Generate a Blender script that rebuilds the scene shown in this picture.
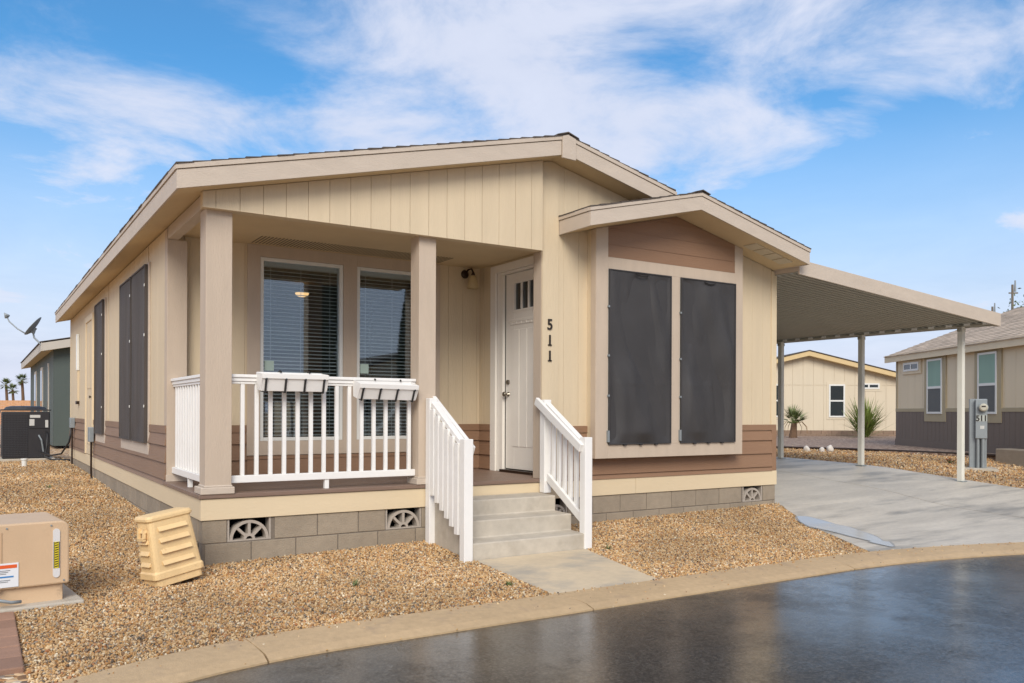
import bpy, bmesh, math, random
from mathutils import Vector, Matrix, noise
R = math.radians
for o in list(bpy.data.objects): bpy.data.objects.remove(o)
scene = bpy.context.scene
col = scene.collection

# ------------------------------------------------------------------ camera
CAM = Vector((-1.639, -7.545, 1.374))
yaw, roll = R(32.49), R(.215)
R0 = Vector((math.cos(yaw), -math.sin(yaw), 0)); FW = Vector((math.sin(yaw), math.cos(yaw), 0)); ZU = Vector((0, 0, 1))
RR = math.cos(roll) * R0 + math.sin(roll) * ZU; UU = -math.sin(roll) * R0 + math.cos(roll) * ZU
cd = bpy.data.cameras.new('camera'); cam = bpy.data.objects.new('camera', cd); col.objects.link(cam)
cam.matrix_world = Matrix(((RR.x, UU.x, -FW.x, CAM.x), (RR.y, UU.y, -FW.y, CAM.y), (RR.z, UU.z, -FW.z, CAM.z), (0, 0, 0, 1)))
cd.sensor_width = 36; cd.lens = 840.5 / 1024 * 36; cd.shift_y = (412 - 341.5) / 1024
cd.clip_start = .05; cd.clip_end = 3000
scene.camera = cam
scene.render.resolution_x = 1024; scene.render.resolution_y = 683

# ------------------------------------------------------------------ sky, sun, exposure
SUN_EL, SUN_AZ = R(35), R(212)           # azimuth clockwise from +Y
w = bpy.data.worlds.new('World'); scene.world = w; w.use_nodes = True
nt = w.node_tree; N = nt.nodes; L = nt.links
for n in list(N): N.remove(n)
out = N.new('ShaderNodeOutputWorld'); bg = N.new('ShaderNodeBackground')
sky = N.new('ShaderNodeTexSky'); sky.sky_type = 'NISHITA'; sky.sun_disc = False
sky.sun_elevation = SUN_EL; sky.sun_rotation = SUN_AZ; sky.air_density = 1.0; sky.dust_density = .6; sky.ozone_density = 1.6
tc = N.new('ShaderNodeTexCoord'); sep = N.new('ShaderNodeSeparateXYZ')
L.new(tc.outputs['Generated'], sep.inputs[0])
def wm(op, a, b=None, c=None, clamp=False):
    n = N.new('ShaderNodeMath'); n.operation = op; n.use_clamp = clamp
    for i, v in enumerate((a, b, c)):
        if v is None: continue
        if isinstance(v, (int, float)): n.inputs[i].default_value = v
        else: L.new(v, n.inputs[i])
    return n.outputs[0]
zz = wm('ADD', wm('MAXIMUM', sep.outputs[2], 0.0), .13)
px_ = wm('DIVIDE', sep.outputs[0], zz); py_ = wm('DIVIDE', sep.outputs[1], zz)
# turn into the wind direction, then stretch
WA = R(-38)
u_ = wm('ADD', wm('MULTIPLY', px_, math.cos(WA)), wm('MULTIPLY', py_, -math.sin(WA)))
v_ = wm('ADD', wm('MULTIPLY', px_, math.sin(WA)), wm('MULTIPLY', py_, math.cos(WA)))
comb = N.new('ShaderNodeCombineXYZ'); L.new(wm('MULTIPLY', u_, .95), comb.inputs[0]); L.new(v_, comb.inputs[1]); comb.inputs[2].default_value = 3.7
def wnoise(scale, detail, rough, dist, off=0):
    n = N.new('ShaderNodeTexNoise'); n.noise_dimensions = '4D'; n.inputs['W'].default_value = off
    n.inputs['Scale'].default_value = scale; n.inputs['Detail'].default_value = detail
    n.inputs['Roughness'].default_value = rough; n.inputs['Distortion'].default_value = dist
    L.new(comb.outputs[0], n.inputs['Vector']); return n.outputs['Fac']
n1 = wnoise(.58, 6, .50, .35, 14.2); n2 = wnoise(2.2, 10, .62, .5, 7.7)
cov = wm('ADD', wm('MULTIPLY', n1, .62), wm('MULTIPLY', n2, .38))
# unseen cloud added overhead and behind the camera so ambient light is less blue
ahead = wm('ADD', wm('ADD', wm('MULTIPLY', sep.outputs[0], FW.x), wm('MULTIPLY', sep.outputs[1], FW.y)), wm('MULTIPLY', sep.outputs[2], -.55))
thick = N.new('ShaderNodeMapRange'); thick.interpolation_type = 'SMOOTHSTEP'; L.new(ahead, thick.inputs['Value'])
thick.inputs['From Min'].default_value = -.25; thick.inputs['From Max'].default_value = .50; thick.inputs['To Min'].default_value = .16; thick.inputs['To Max'].default_value = 0
cov = wm('ADD', cov, thick.outputs[0])
mr = N.new('ShaderNodeMapRange'); mr.interpolation_type = 'SMOOTHSTEP'
L.new(cov, mr.inputs['Value']); mr.inputs['From Min'].default_value = .482; mr.inputs['From Max'].default_value = .615
# whiter towards the horizon
hz = N.new('ShaderNodeMapRange'); hz.interpolation_type = 'SMOOTHSTEP'; L.new(sep.outputs[2], hz.inputs['Value'])
hz.inputs['From Min'].default_value = .02; hz.inputs['From Max'].default_value = .38; hz.inputs['To Min'].default_value = .95; hz.inputs['To Max'].default_value = 0
fac = wm('MAXIMUM', wm('MULTIPLY', mr.outputs[0], .88), hz.outputs[0])
fac = wm('ADD', fac, .05, clamp=True)
ccol = N.new('ShaderNodeMix'); ccol.data_type = 'RGBA'; L.new(n2, ccol.inputs['Factor'])
ccol.inputs['A'].default_value = (5.3, 5.9, 7.5, 1); ccol.inputs['B'].default_value = (7.8, 8.1, 9.3, 1)
skt = N.new('ShaderNodeMix'); skt.data_type = 'RGBA'; skt.blend_type = 'MULTIPLY'; skt.inputs['Factor'].default_value = 1
L.new(sky.outputs[0], skt.inputs['A']); skt.inputs['B'].default_value = (.42, 1.16, 1.55, 1)
mx = N.new('ShaderNodeMix'); mx.data_type = 'RGBA'
L.new(fac, mx.inputs['Factor']); L.new(skt.outputs['Result'], mx.inputs['A']); L.new(ccol.outputs['Result'], mx.inputs['B'])
L.new(mx.outputs['Result'], bg.inputs[0]); bg.inputs[1].default_value = .078
L.new(bg.outputs[0], out.inputs[0])
sd = bpy.data.lights.new('sun', 'SUN'); sun = bpy.data.objects.new('sun', sd); col.objects.link(sun)
sd.energy = 2.1; sd.angle = R(32); sd.color = (1, .93, .83)
sdir = Vector((math.sin(SUN_AZ) * math.cos(SUN_EL), math.cos(SUN_AZ) * math.cos(SUN_EL), math.sin(SUN_EL)))
sun.rotation_euler = (-sdir).to_track_quat('-Z', 'Y').to_euler()
vs = scene.view_settings; vs.view_transform = 'Standard'; vs.look = 'None'; vs.gamma = 1; vs.exposure = .50; vs.use_curve_mapping = False

# ------------------------------------------------------------------ helpers
def lin(r, g, b):
    f = lambda c: (c / 255 / 12.92) if c / 255 <= .04045 else ((c / 255 + .055) / 1.055) ** 2.4
    return (f(r), f(g), f(b))
def mat(name, rgb, rough=.6, var=.06, scale=6, bump=0., bscale=60, metal=0, spec=.5, stretch=(1, 1, 1), var2=0., scale2=.7, dark=None, island=0., emis=None):
    m = bpy.data.materials.new(name); m.use_nodes = True; t = m.node_tree; n = t.nodes; l = t.links
    b = n['Principled BSDF']; b.inputs['Roughness'].default_value = rough; b.inputs['Metallic'].default_value = metal
    b.inputs['Specular IOR Level'].default_value = spec
    c = rgb
    tcn = n.new('ShaderNodeTexCoord'); mp = n.new('ShaderNodeMapping'); mp.inputs['Scale'].default_value = stretch
    l.new(tcn.outputs['Object'], mp.inputs[0])
    src = None
    def noisef(sc, det=5):
        q = n.new('ShaderNodeTexNoise'); q.inputs['Scale'].default_value = sc; q.inputs['Detail'].default_value = det; q.inputs['Roughness'].default_value = .6
        l.new(mp.outputs[0], q.inputs['Vector']); return q.outputs['Fac']
    def scaleval(prev, fac, amp):
        r = n.new('ShaderNodeMapRange'); l.new(fac, r.inputs['Value']); r.inputs['From Min'].default_value = .3; r.inputs['From Max'].default_value = .7
        r.inputs['To Min'].default_value = 1 - amp; r.inputs['To Max'].default_value = 1 + amp
        x = n.new('ShaderNodeVectorMath'); x.operation = 'SCALE'
        if prev is None: x.inputs[0].default_value = c
        else: l.new(prev, x.inputs[0])
        l.new(r.outputs[0], x.inputs['Scale']); return x.outputs[0]
    if var: src = scaleval(src, noisef(scale), var)
    if var2: src = scaleval(src, noisef(scale2, 3), var2)
    if island:
        g = n.new('ShaderNodeNewGeometry'); r = n.new('ShaderNodeMapRange'); l.new(g.outputs['Random Per Island'], r.inputs['Value'])
        r.inputs['To Min'].default_value = 1 - island; r.inputs['To Max'].default_value = 1 + island
        x = n.new('ShaderNodeVectorMath'); x.operation = 'SCALE'
        if src is None: x.inputs[0].default_value = c
        else: l.new(src, x.inputs[0])
        l.new(r.outputs[0], x.inputs['Scale']); src = x.outputs[0]
    if dark:   # blotches of a second colour: (rgb, threshold, softness, scale)
        q = noisef(dark[3], 6); r = n.new('ShaderNodeMapRange'); r.interpolation_type = 'SMOOTHSTEP'; l.new(q, r.inputs['Value'])
        r.inputs['From Min'].default_value = dark[1]; r.inputs['From Max'].default_value = dark[1] + dark[2]
        mm = n.new('ShaderNodeMix'); mm.data_type = 'RGBA'; l.new(r.outputs[0], mm.inputs['Factor'])
        if src is None: mm.inputs['A'].default_value = (*c, 1)
        else: l.new(src, mm.inputs['A'])
        mm.inputs['B'].default_value = (*dark[0], 1); src = mm.outputs['Result']
    if src is None: b.inputs['Base Color'].default_value = (*c, 1)
    else: l.new(src, b.inputs['Base Color'])
    if bump:
        q = noisef(bscale, 4); bp = n.new('ShaderNodeBump'); bp.inputs['Strength'].default_value = bump; bp.inputs['Distance'].default_value = .01
        l.new(q, bp.inputs['Height']); l.new(bp.outputs[0], b.inputs['Normal'])
    if emis: b.inputs['Emission Color'].default_value = (*emis[0], 1); b.inputs['Emission Strength'].default_value = emis[1]
    return m

class MB:
    def __init__(s): s.v = []; s.f = []
    def add(s, vs, fs):
        k = len(s.v); s.v += [tuple(v) for v in vs]; s.f += [tuple(i + k for i in f) for f in fs]; return s
    def box(s, x0, x1, y0, y1, z0, z1):
        if x0 > x1: x0, x1 = x1, x0
        if y0 > y1: y0, y1 = y1, y0
        if z0 > z1: z0, z1 = z1, z0
        v = [(x, y, z) for z in (z0, z1) for y in (y0, y1) for x in (x0, x1)]
        return s.add(v, [(0, 2, 3, 1), (4, 5, 7, 6), (0, 1, 5, 4), (2, 6, 7, 3), (0, 4, 6, 2), (1, 3, 7, 5)])
    def prism(s, poly, ax, a0, a1):
        """polygon in the two remaining axes (in xyz order), extruded along ax"""
        def P(p, a): return {'x': (a, p[0], p[1]), 'y': (p[0], a, p[1]), 'z': (p[0], p[1], a)}[ax]
        n = len(poly); ar = sum(poly[i][0] * poly[(i + 1) % n][1] - poly[(i + 1) % n][0] * poly[i][1] for i in range(n))
        if (ar < 0): poly = poly[::-1]
        if a0 > a1: a0, a1 = a1, a0
        v = [P(p, a0) for p in poly] + [P(p, a1) for p in poly]
        f = [tuple(range(n))[::-1], tuple(range(n, 2 * n))] + [(i, (i + 1) % n, n + (i + 1) % n, n + i) for i in range(n)]
        if ax == 'y': f = [q[::-1] for q in f]
        return s.add(v, f)
    def bar(s, p0, p1, w, h, up=(0, 0, 1)):
        p0 = Vector(p0); p1 = Vector(p1); d = (p1 - p0).normalized(); u = Vector(up)
        sd_ = d.cross(u)
        if sd_.length < 1e-4: sd_ = d.cross(Vector((0, 1, 0)))
        sd_.normalize(); u = sd_.cross(d).normalized()
        v = [p + sd_ * a * w / 2 + u * b * h / 2 for p in (p0, p1) for a, b in ((-1, -1), (1, -1), (1, 1), (-1, 1))]
        return s.add(v, [(0, 1, 2, 3)[::-1], (4, 5, 6, 7), (0, 1, 5, 4), (1, 2, 6, 5), (2, 3, 7, 6), (3, 0, 4, 7)])
    def tube(s, pts, rad, seg=10, cap=True):
        pts = [Vector(p) for p in pts]; rad = rad if isinstance(rad, (list, tuple)) else [rad] * len(pts)
        base = len(s.v); ref = None
        for i, p in enumerate(pts):
            d = (pts[min(i + 1, len(pts) - 1)] - pts[max(i - 1, 0)]).normalized()
            if ref is None: ref = d.cross(Vector((0, 0, 1)) if abs(d.z) < .9 else Vector((1, 0, 0))).normalized()
            a = (ref - d * ref.dot(d)).normalized(); ref = a; b = d.cross(a)
            s.v += [tuple(p + (a * math.cos(2 * math.pi * k / seg) + b * math.sin(2 * math.pi * k / seg)) * rad[i]) for k in range(seg)]
        for i in range(len(pts) - 1):
            for k in range(seg):
                q = base + i * seg
                s.f.append((q + k, q + (k + 1) % seg, q + seg + (k + 1) % seg, q + seg + k))
        if cap:
            s.f.append(tuple(base + k for k in range(seg))[::-1]); e = base + (len(pts) - 1) * seg
            s.f.append(tuple(e + k for k in range(seg)))
        return s
    def lathe(s, c, prof, seg=20):
        c = Vector(c); base = len(s.v)
        for r, z in prof: s.v += [(c.x + r * math.cos(2 * math.pi * k / seg), c.y + r * math.sin(2 * math.pi * k / seg), c.z + z) for k in range(seg)]
        for i in range(len(prof) - 1):
            for k in range(seg):
                q = base + i * seg; s.f.append((q + k, q + (k + 1) % seg, q + seg + (k + 1) % seg, q + seg + k))
        return s
    def xf(s, M, start=0):
        for i in range(start, len(s.v)): s.v[i] = tuple(M @ Vector(s.v[i]))
        return s
    def build(s, name, m, parent=None, smooth=False, bevel=0, loc=None):
        me = bpy.data.meshes.new(name); me.from_pydata(s.v, [], s.f); me.update()
        if m: me.materials.append(m)
        if smooth:
            me.polygons.foreach_set('use_smooth', [True] * len(me.polygons))
        o = bpy.data.objects.new(name, me); col.objects.link(o)
        if parent: o.parent = parent
        if loc: o.location = loc
        if bevel:
            b = o.modifiers.new('bevel', 'BEVEL'); b.width = bevel; b.segments = 2; b.limit_method = 'ANGLE'; b.angle_limit = R(40)
            b.harden_normals = False
        return o
def box(name, m, parent, *a, bevel=0): return MB().box(*a).build(name, m, parent, bevel=bevel)
def tag(o, label=None, cat=None, group=None, kind=None):
    for k, v in (('label', label), ('category', cat), ('group', group), ('kind', kind)):
        if v: o[k] = v
    return o
def empty(name, loc=(0, 0, 0), rz=0, label=None, cat=None, group=None):
    o = bpy.data.objects.new(name, None); col.objects.link(o); o.location = loc; o.rotation_euler = (0, 0, rz); o.empty_display_size = .3
    return tag(o, label, cat, group)
def W(lat, dep, z=0): p = CAM + FW * dep + R0 * lat; return Vector((p.x, p.y, z))

# ------------------------------------------------------------------ materials
M = {}
WALL = lin(209, 191, 161); TRIM = lin(190, 173, 154); FASC = lin(193, 179, 163); LAP = lin(141, 109, 84); SKIRT = lin(216, 197, 164)
M['wall'] = mat('cream_panel', WALL, .7, .045, 9, .45, 110, stretch=(1, 1, .08), var2=.035)
M['wall_warm'] = mat('cream_panel_porch', WALL, .7, .045, 9, .45, 110, stretch=(1, 1, .08), var2=.035)
M['trim'] = mat('taupe_trim', TRIM, .7, .045, 10, .35, 120, stretch=(1, 1, .2), var2=.03)
M['fascia'] = mat('fascia_board', FASC, .65, .05, 12, .35, 100, stretch=(.3, .3, 1), var2=.035, scale2=1.6)
M['lap'] = mat('brown_lap', LAP, .6, .05, 5, .4, 60, stretch=(.15, .15, 1), var2=.04)
M['lap_dark'] = mat('brown_lap_side', lin(138, 110, 88), .6, .07, 5, .4, 60, stretch=(.15, .15, 1), var2=.06)
M['skirt'] = mat('skirt_board', SKIRT, .6, .03, 5, .2, 70, stretch=(.2, .2, 1), var2=.03)
M['white'] = mat('white_paint', lin(234, 232, 228), .4, .02, 6, .1, 40)
M['vinyl'] = mat('white_vinyl', lin(222, 222, 216), .35, .01)
M['door'] = mat('door_paint', lin(234, 228, 218), .35, .015)
M['soffit'] = mat('soffit_paint', lin(206, 184, 146), .75, .04, 3, .15, 60)
M['deck'] = mat('deck_board', lin(128, 106, 92), .45, .1, 4, .3, 50, stretch=(.2, 4, 1), island=.07)
M['block'] = mat('concrete_block', lin(150, 137, 119), .9, .08, 12, .7, 70, var2=.10, scale2=1.6, island=.07)
M['mortar'] = mat('mortar', lin(120, 110, 98), .95, .08, 12, .4)
M['concrete'] = mat('step_concrete', lin(186, 177, 162), .8, .07, 12, .4, 100, var2=.08, scale2=3.2, dark=(lin(172, 162, 146), .5, .25, 4.2))
M['slab'] = mat('slab_concrete', lin(204, 186, 157), .7, .06, 14, .3, 100, var2=.06, scale2=1.1, dark=(lin(168, 160, 146), .48, .2, 1.2))
M['kerb'] = mat('kerb_concrete', lin(184, 158, 122), .7, .09, 22, .4, 100, var2=.09, scale2=1.7, dark=(lin(160, 138, 112), .54, .2, 3.4))
M['drive'] = mat('drive_concrete', lin(196, 188, 174), .5, .09, 30, .3, 110, var2=.13, scale2=2.2, dark=(lin(142, 138, 130), .47, .24, 1.6), stretch=(.35, 1.6, 1))
M['shingle'] = mat('shingle', lin(84, 76, 70), .95, .15, 14, .6, 40, island=.18)
M['black'] = mat('black_metal', lin(36, 35, 36), .5, .05)
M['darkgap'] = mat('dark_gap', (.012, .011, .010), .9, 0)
M['bronze'] = mat('bronze', lin(62, 48, 38), .4, .05, metal=.6)
M['nickel'] = mat('nickel', lin(140, 132, 120), .3, 0, metal=1)
M['galv'] = mat('galvanised', lin(142, 149, 152), .5, .06, 10, metal=.25)
M['number'] = mat('number_black', lin(38, 30, 26), .5, 0)
M['port'] = mat('carport_pan', lin(160, 156, 144), .5, .03, 4)
M['portw'] = mat('carport_post', lin(222, 220, 210), .4, .03, 4)
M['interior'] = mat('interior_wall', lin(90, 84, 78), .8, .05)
M['blind'] = mat('blind_slat', lin(228, 228, 224), .5, .02)
M['lamp'] = mat('ceiling_lamp', (.9, .7, .4), .5, 0, emis=((1, .58, .22), 1.0))
M['glasslamp'] = mat('frosted_shade', lin(190, 170, 130), .35, .03)
M['screen'] = mat('screen_mesh', lin(58, 56, 56), .55, .06, 3, .3, 500, var2=.10, scale2=2.2)
M['screen_side'] = mat('screen_mesh_side', lin(74, 67, 62), .7, .25, 7, .3, 400, stretch=(1, 1, .1))
def glass_mat(name, refl=.35, tint=(.75, .8, .82)):
    m = bpy.data.materials.new(name); m.use_nodes = True; t = m.node_tree; n = t.nodes; l = t.links
    for q in list(n): n.remove(q)
    o = n.new('ShaderNodeOutputMaterial'); g = n.new('ShaderNodeBsdfGlossy'); g.inputs['Roughness'].default_value = .02; g.inputs['Color'].default_value = (.88, .95, 1, 1)
    tr = n.new('ShaderNodeBsdfTransparent'); tr.inputs[0].default_value = (*tint, 1)
    fr = n.new('ShaderNodeFresnel'); fr.inputs['IOR'].default_value = 1.6
    a = n.new('ShaderNodeMath'); a.operation = 'ADD'; a.use_clamp = True; l.new(fr.outputs[0], a.inputs[0]); a.inputs[1].default_value = refl
    mxs = n.new('ShaderNodeMixShader'); l.new(a.outputs[0], mxs.inputs[0]); l.new(tr.outputs[0], mxs.inputs[1]); l.new(g.outputs[0], mxs.inputs[2]); l.new(mxs.outputs[0], o.inputs[0])
    return m
M['glass'] = glass_mat('window_glass', .05, (.88, .92, .93))
M['darkglass'] = mat('dark_glass', lin(40, 48, 52), .05, 0, spec=1)

# ------------------------------------------------------------------ terrain height
def pl(x, pts):
    if x <= pts[0][0]: return pts[0][1]
    for (a, za), (b, zb) in zip(pts, pts[1:]):
        if x <= b: return za + (zb - za) * (x - a) / (b - a)
    return pts[-1][1]
def kin(x):
    y = -2.40
    if x > 4.8: y -= .062 * (min(x, 12) - 4.8) ** 2 + max(0, x - 12) * .9
    if x < .2: y -= .17 * (max(x, -2.5) - .2) ** 2 + max(0, -2.5 - x) * .9
    return y
def kout(x): return kin(x) - .385
def H(x, y):
    a = pl(y, ((-.5, 0), (0, .03), (2.5, .18), (8.5, .27), (20, .3)))
    b = pl(y, ((-2.6, 0), (-1, .005), (-.25, .11), (0, .17), (2, .35), (4, .43), (10, .47)))
    c = pl(y, ((-2.6, .02), (0, .235), (2, .41), (4, .455), (10, .47)))
    b += (c - b) * min(max((x - 7.4) / 4.4, 0), 1)
    t = min(max(x / 7.3, 0), 1) ** .8
    return a + (b - a) * t
def ground_z(x, y):
    d = y - (kin(x) - .12)
    if y < -13.6: return -.02
    if d < 0: return -.14
    h = H(x, y)
    if y >= -.05: ins = 7.46 < x < 12.22
    else:
        k = (y + .05) / (kin(x) + .05); ins = 7.36 - 1.58 * k + .12 < x < 12.32 + 1.5 * k * k - .12
    if ins or (2.3 < x < 3.2 and y < -.9): h -= .06
    return h

# ground sheet
def axis(dense, step, far):
    a = [dense[0] + step * i for i in range(int((dense[1] - dense[0]) / step) + 1)]
    x = dense[1]; s_ = step
    while x < far: s_ *= 1.35; x += s_; a.append(x)
    x = dense[0]; s_ = step; pre = []
    while x > -far: s_ *= 1.35; x -= s_; pre.append(x)
    return pre[::-1] + a
xs = axis((-4, 14), .2, 900); ys = axis((-4.4, 14), .2, 900)
ys = [y for y in ys if not -4.3 < y < -2.0] + [-4.3 + .05 * i for i in range(47)]; ys.sort()
g = MB(); nx, ny = len(xs), len(ys)
g.v = [(x, y, ground_z(x, y)) for y in ys for x in xs]
g.f = [(j * nx + i, j * nx + i + 1, (j + 1) * nx + i + 1, (j + 1) * nx + i) for j in range(ny - 1) for i in range(nx - 1)]
# gravel ground material: voronoi cells in the stones' own colours
def gravel_mat(name, cols, scale, bump=.8):
    m = bpy.data.materials.new(name); m.use_nodes = True; t = m.node_tree; n = t.nodes; l = t.links; b = n['Principled BSDF']; b.inputs['Roughness'].default_value = .85
    tcn = n.new('ShaderNodeTexCoord'); v = n.new('ShaderNodeTexVoronoi'); v.inputs['Scale'].default_value = scale; l.new(tcn.outputs['Object'], v.inputs['Vector'])
    sp = n.new('ShaderNodeSeparateColor'); l.new(v.outputs['Color'], sp.inputs[0])
    cr = n.new('ShaderNodeValToRGB'); cr.color_ramp.interpolation = 'CONSTANT'; e = cr.color_ramp.elements
    while len(e) < len(cols): e.new(.5)
    for i, c in enumerate(cols): e[i].position = i / len(cols); e[i].color = (*c, 1)
    l.new(sp.outputs[0], cr.inputs[0]); l.new(cr.outputs[0], b.inputs['Base Color'])
    bp = n.new('ShaderNodeBump'); bp.inputs['Strength'].default_value = bump; bp.inputs['Distance'].default_value = .02; bp.invert = True
    l.new(v.outputs['Distance'], bp.inputs['Height']); l.new(bp.outputs[0], b.inputs['Normal'])
    return m
GC = [lin(*c) for c in ((196, 158, 112), (214, 186, 148), (170, 124, 78), (150, 136, 120), (202, 170, 130), (128, 96, 66), (186, 144, 98), (224, 204, 174), (108, 90, 74))]
M['gravel'] = gravel_mat('tan_gravel', GC, 26)
tag(g.build('ground', M['gravel']), kind='structure')

# road: wet asphalt
m = bpy.data.materials.new('wet_asphalt'); m.use_nodes = True; t = m.node_tree; n = t.nodes; l = t.links; b = n['Principled BSDF']
tcn = n.new('ShaderNodeTexCoord')
def nz(sc, det=6, rg=.6, mp=None):
    q = n.new('ShaderNodeTexNoise'); q.inputs['Scale'].default_value = sc; q.inputs['Detail'].default_value = det; q.inputs['Roughness'].default_value = rg
    l.new(mp if mp else tcn.outputs['Object'], q.inputs['Vector']); return q.outputs['Fac']
def mrg(src, a, b_, c, d):
    r = n.new('ShaderNodeMapRange'); r.interpolation_type = 'SMOOTHSTEP'; l.new(src, r.inputs['Value'])
    for k, v in zip(('From Min', 'From Max', 'To Min', 'To Max'), (a, b_, c, d)): r.inputs[k].default_value = v
    return r.outputs[0]
pool = nz(.8, 5, .55); fine = nz(160, 3, .7); mid = nz(28, 4, .6)
l.new(mrg(pool, .38, .62, .34, .5), b.inputs['Roughness'])
cm = n.new('ShaderNodeMix'); cm.data_type = 'RGBA'; l.new(mrg(nz(60, 4, .8), .45, .62, 0, 1), cm.inputs['Factor'])
cm.inputs['A'].default_value = (*lin(20, 19, 18), 1); cm.inputs['B'].default_value = (*lin(78, 75, 70), 1); l.new(cm.outputs['Result'], b.inputs['Base Color'])
b.inputs['Specular IOR Level'].default_value = .5; b.inputs['IOR'].default_value = 1.4
ad = n.new('ShaderNodeMath'); ad.operation = 'MULTIPLY_ADD'; l.new(fine, ad.inputs[0]); ad.inputs[1].default_value = .6; l.new(mid, ad.inputs[2])
bp = n.new('ShaderNodeBump'); bp.inputs['Distance'].default_value = .004; l.new(mrg(pool, .38, .62, .10, .55), bp.inputs['Strength'])
l.new(ad.outputs[0], bp.inputs['Height']); l.new(bp.outputs[0], b.inputs['Normal'])
fleck = n.new('ShaderNodeMath'); fleck.operation = 'MULTIPLY'; l.new(mrg(nz(.9, 12, .86), .40, .64, 1.0, .6), fleck.inputs[0]); l.new(mrg(nz(34, 6, .85), .40, .60, .30, 1.0), fleck.inputs[1])
wet = n.new('ShaderNodeMix'); l.new(mrg(nz(.55, 10, .78), .44, .60, 0, 1), wet.inputs['Factor']); wet.inputs['A'].default_value = 1.0; l.new(fleck.outputs[0], wet.inputs['B'])
l.new(wet.outputs['Result'], b.inputs['Coat Weight']); l.new(mrg(nz(2.6, 12, .86), .35, .65, .02, .07), b.inputs['Coat Roughness']); b.inputs['Coat IOR'].default_value = 1.62
bp2 = n.new('ShaderNodeBump'); bp2.inputs['Distance'].default_value = .006; bp2.inputs['Strength'].default_value = .17; l.new(nz(46, 4, .75), bp2.inputs['Height']); l.new(bp2.outputs[0], b.inputs['Coat Normal'])
M['road'] = m
xr = [-60 + 2 * i for i in range(24)] + [-12 + .4 * i for i in range(80)] + [20 + 2 * i for i in range(30)]
r_ = MB()
for x in xr:
    r_.v += [(x, kout(x) + .004, -.045), (x, min(kout(x) - 5.2, -11.5), -.030) if abs(x) < 25 else (x, kout(x) - 9, -.03), (x, min(kout(x) - 9.0, -13.0), -.045)]
for i in range(len(xr) - 1):
    for k in (0, 1): r_.f.append((3 * i + k, 3 * i + k + 1, 3 * (i + 1) + k + 1, 3 * (i + 1) + k))
tag(r_.build('road', M['road']), kind='structure')

# kerb ribbon in segments with open joints
def kerb_mesh():
    s = MB(); joints = [-30, -20, -12, -7, -4.3, -.28, 2.06, 5.05, 8.1, 11.2, 14.5, 20, 28]
    for a, b_ in zip(joints, joints[1:]):
        k = max(2, int((b_ - a) / .25)); base = len(s.v)
        for i in range(k + 1):
            x = a + .006 + (b_ - a - .012) * i / k; sk = (kin(x) + 2.4) * 0
            zi = max(H(x, kin(x)), 0) + .012
            s.v += [(x, kin(x), -.2), (x, kin(x), zi), (x + .02, kin(x) - .15, .004 + .3 * (zi - .012)), (x + .03, kin(x) - .30, -.012), (x + .03, kout(x), -.034), (x + .03, kout(x), -.2)]
        for i in range(k):
            for j in range(5): q = base + 6 * i + j; s.f.append((q, q + 6, q + 7, q + 1))
        s.f.append(tuple(base + j for j in range(6))); e = base + 6 * k; s.f.append(tuple(e + j for j in range(6))[::-1])
    return s
tag(kerb_mesh().build('kerb', M['kerb']), kind='structure')
def sheet(name, m, quad_fn, nu, nv, dz, thick=.12):
    s = MB()
    for j in range(nv + 1):
        for i in range(nu + 1):
            x, y = quad_fn(i / nu, j / nv); s.v.append((x, y, H(x, y) + dz))
    for j in range(nv):
        for i in range(nu): q = j * (nu + 1) + i; s.f.append((q, q + 1, q + nu + 2, q + nu + 1))
    k = len(s.v); top = list(s.v); s.v += [(x, y, z - thick) for x, y, z in top]
    ring = [i for i in range(nu + 1)] + [j * (nu + 1) + nu for j in range(1, nv + 1)] + [nv * (nu + 1) + i for i in range(nu - 1, -1, -1)] + [j * (nu + 1) for j in range(nv - 1, 0, -1)]
    for a, b_ in zip(ring, ring[1:] + ring[:1]): s.f.append((a, k + a, k + b_, b_))
    return tag(s.build(name, m), kind='structure')
def walk_fn(u, v):
    y = -.89 + (kin(2.5) + .002 + .89) * v
    return (2.22 - .21 * v) * (1 - u) + (3.475 - .40 * v) * u, y
sheet('walkway', M['slab'], lambda u, v: walk_fn(u, 1 - v), 8, 10, .008)
# driveway: widening towards the road, two pours with a joint between
def dr_fn(u, v):
    yb, yf = 16.0, None
    xl_b, xr_b = 7.36, 12.35
    v2 = v ** .75
    # left edge: straight along the house, then flaring
    if v2 < .5: yl = 16 + (-.05 - 16) * (v2 / .5); xl = 7.36
    else:
        k = (v2 - .5) / .5; xl = 7.36 - 1.58 * k; yl = -.05 + (kin(xl) + .003 + .05) * k
    if v2 < .5: yr = 16 + (-.05 - 16) * (v2 / .5); xr2 = 12.32
    else:
        k = (v2 - .5) / .5; xr2 = 12.32 + 1.5 * k * k; yr = -.05 + (kin(xr2) + .003 + .05) * k
    x = xl + (xr2 - xl) * u; y = yl + (yr - yl) * u
    if v2 >= .5:
        k = (v2 - .5) / .5; yt = kin(x) + .003; y = -.05 + (yt + .05) * k
    return x, y
def dr_half(u0, u1): return lambda u, v: dr_fn(u0 + (u1 - u0) * u, 1 - v)
def drive_mesh():
    s = None
    for a, b_ in ((0, .498), (.502, 1)):
        o = sheet('driveway', M['drive'], dr_half(a, b_), 14, 44, .014)
        if s is None: s = o
        else:
            bm = bmesh.new(); bm.from_mesh(s.data); bm.from_mesh(o.data); bm.to_mesh(s.data); bm.free(); bpy.data.objects.remove(o)
    return s
drive_mesh()
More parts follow.
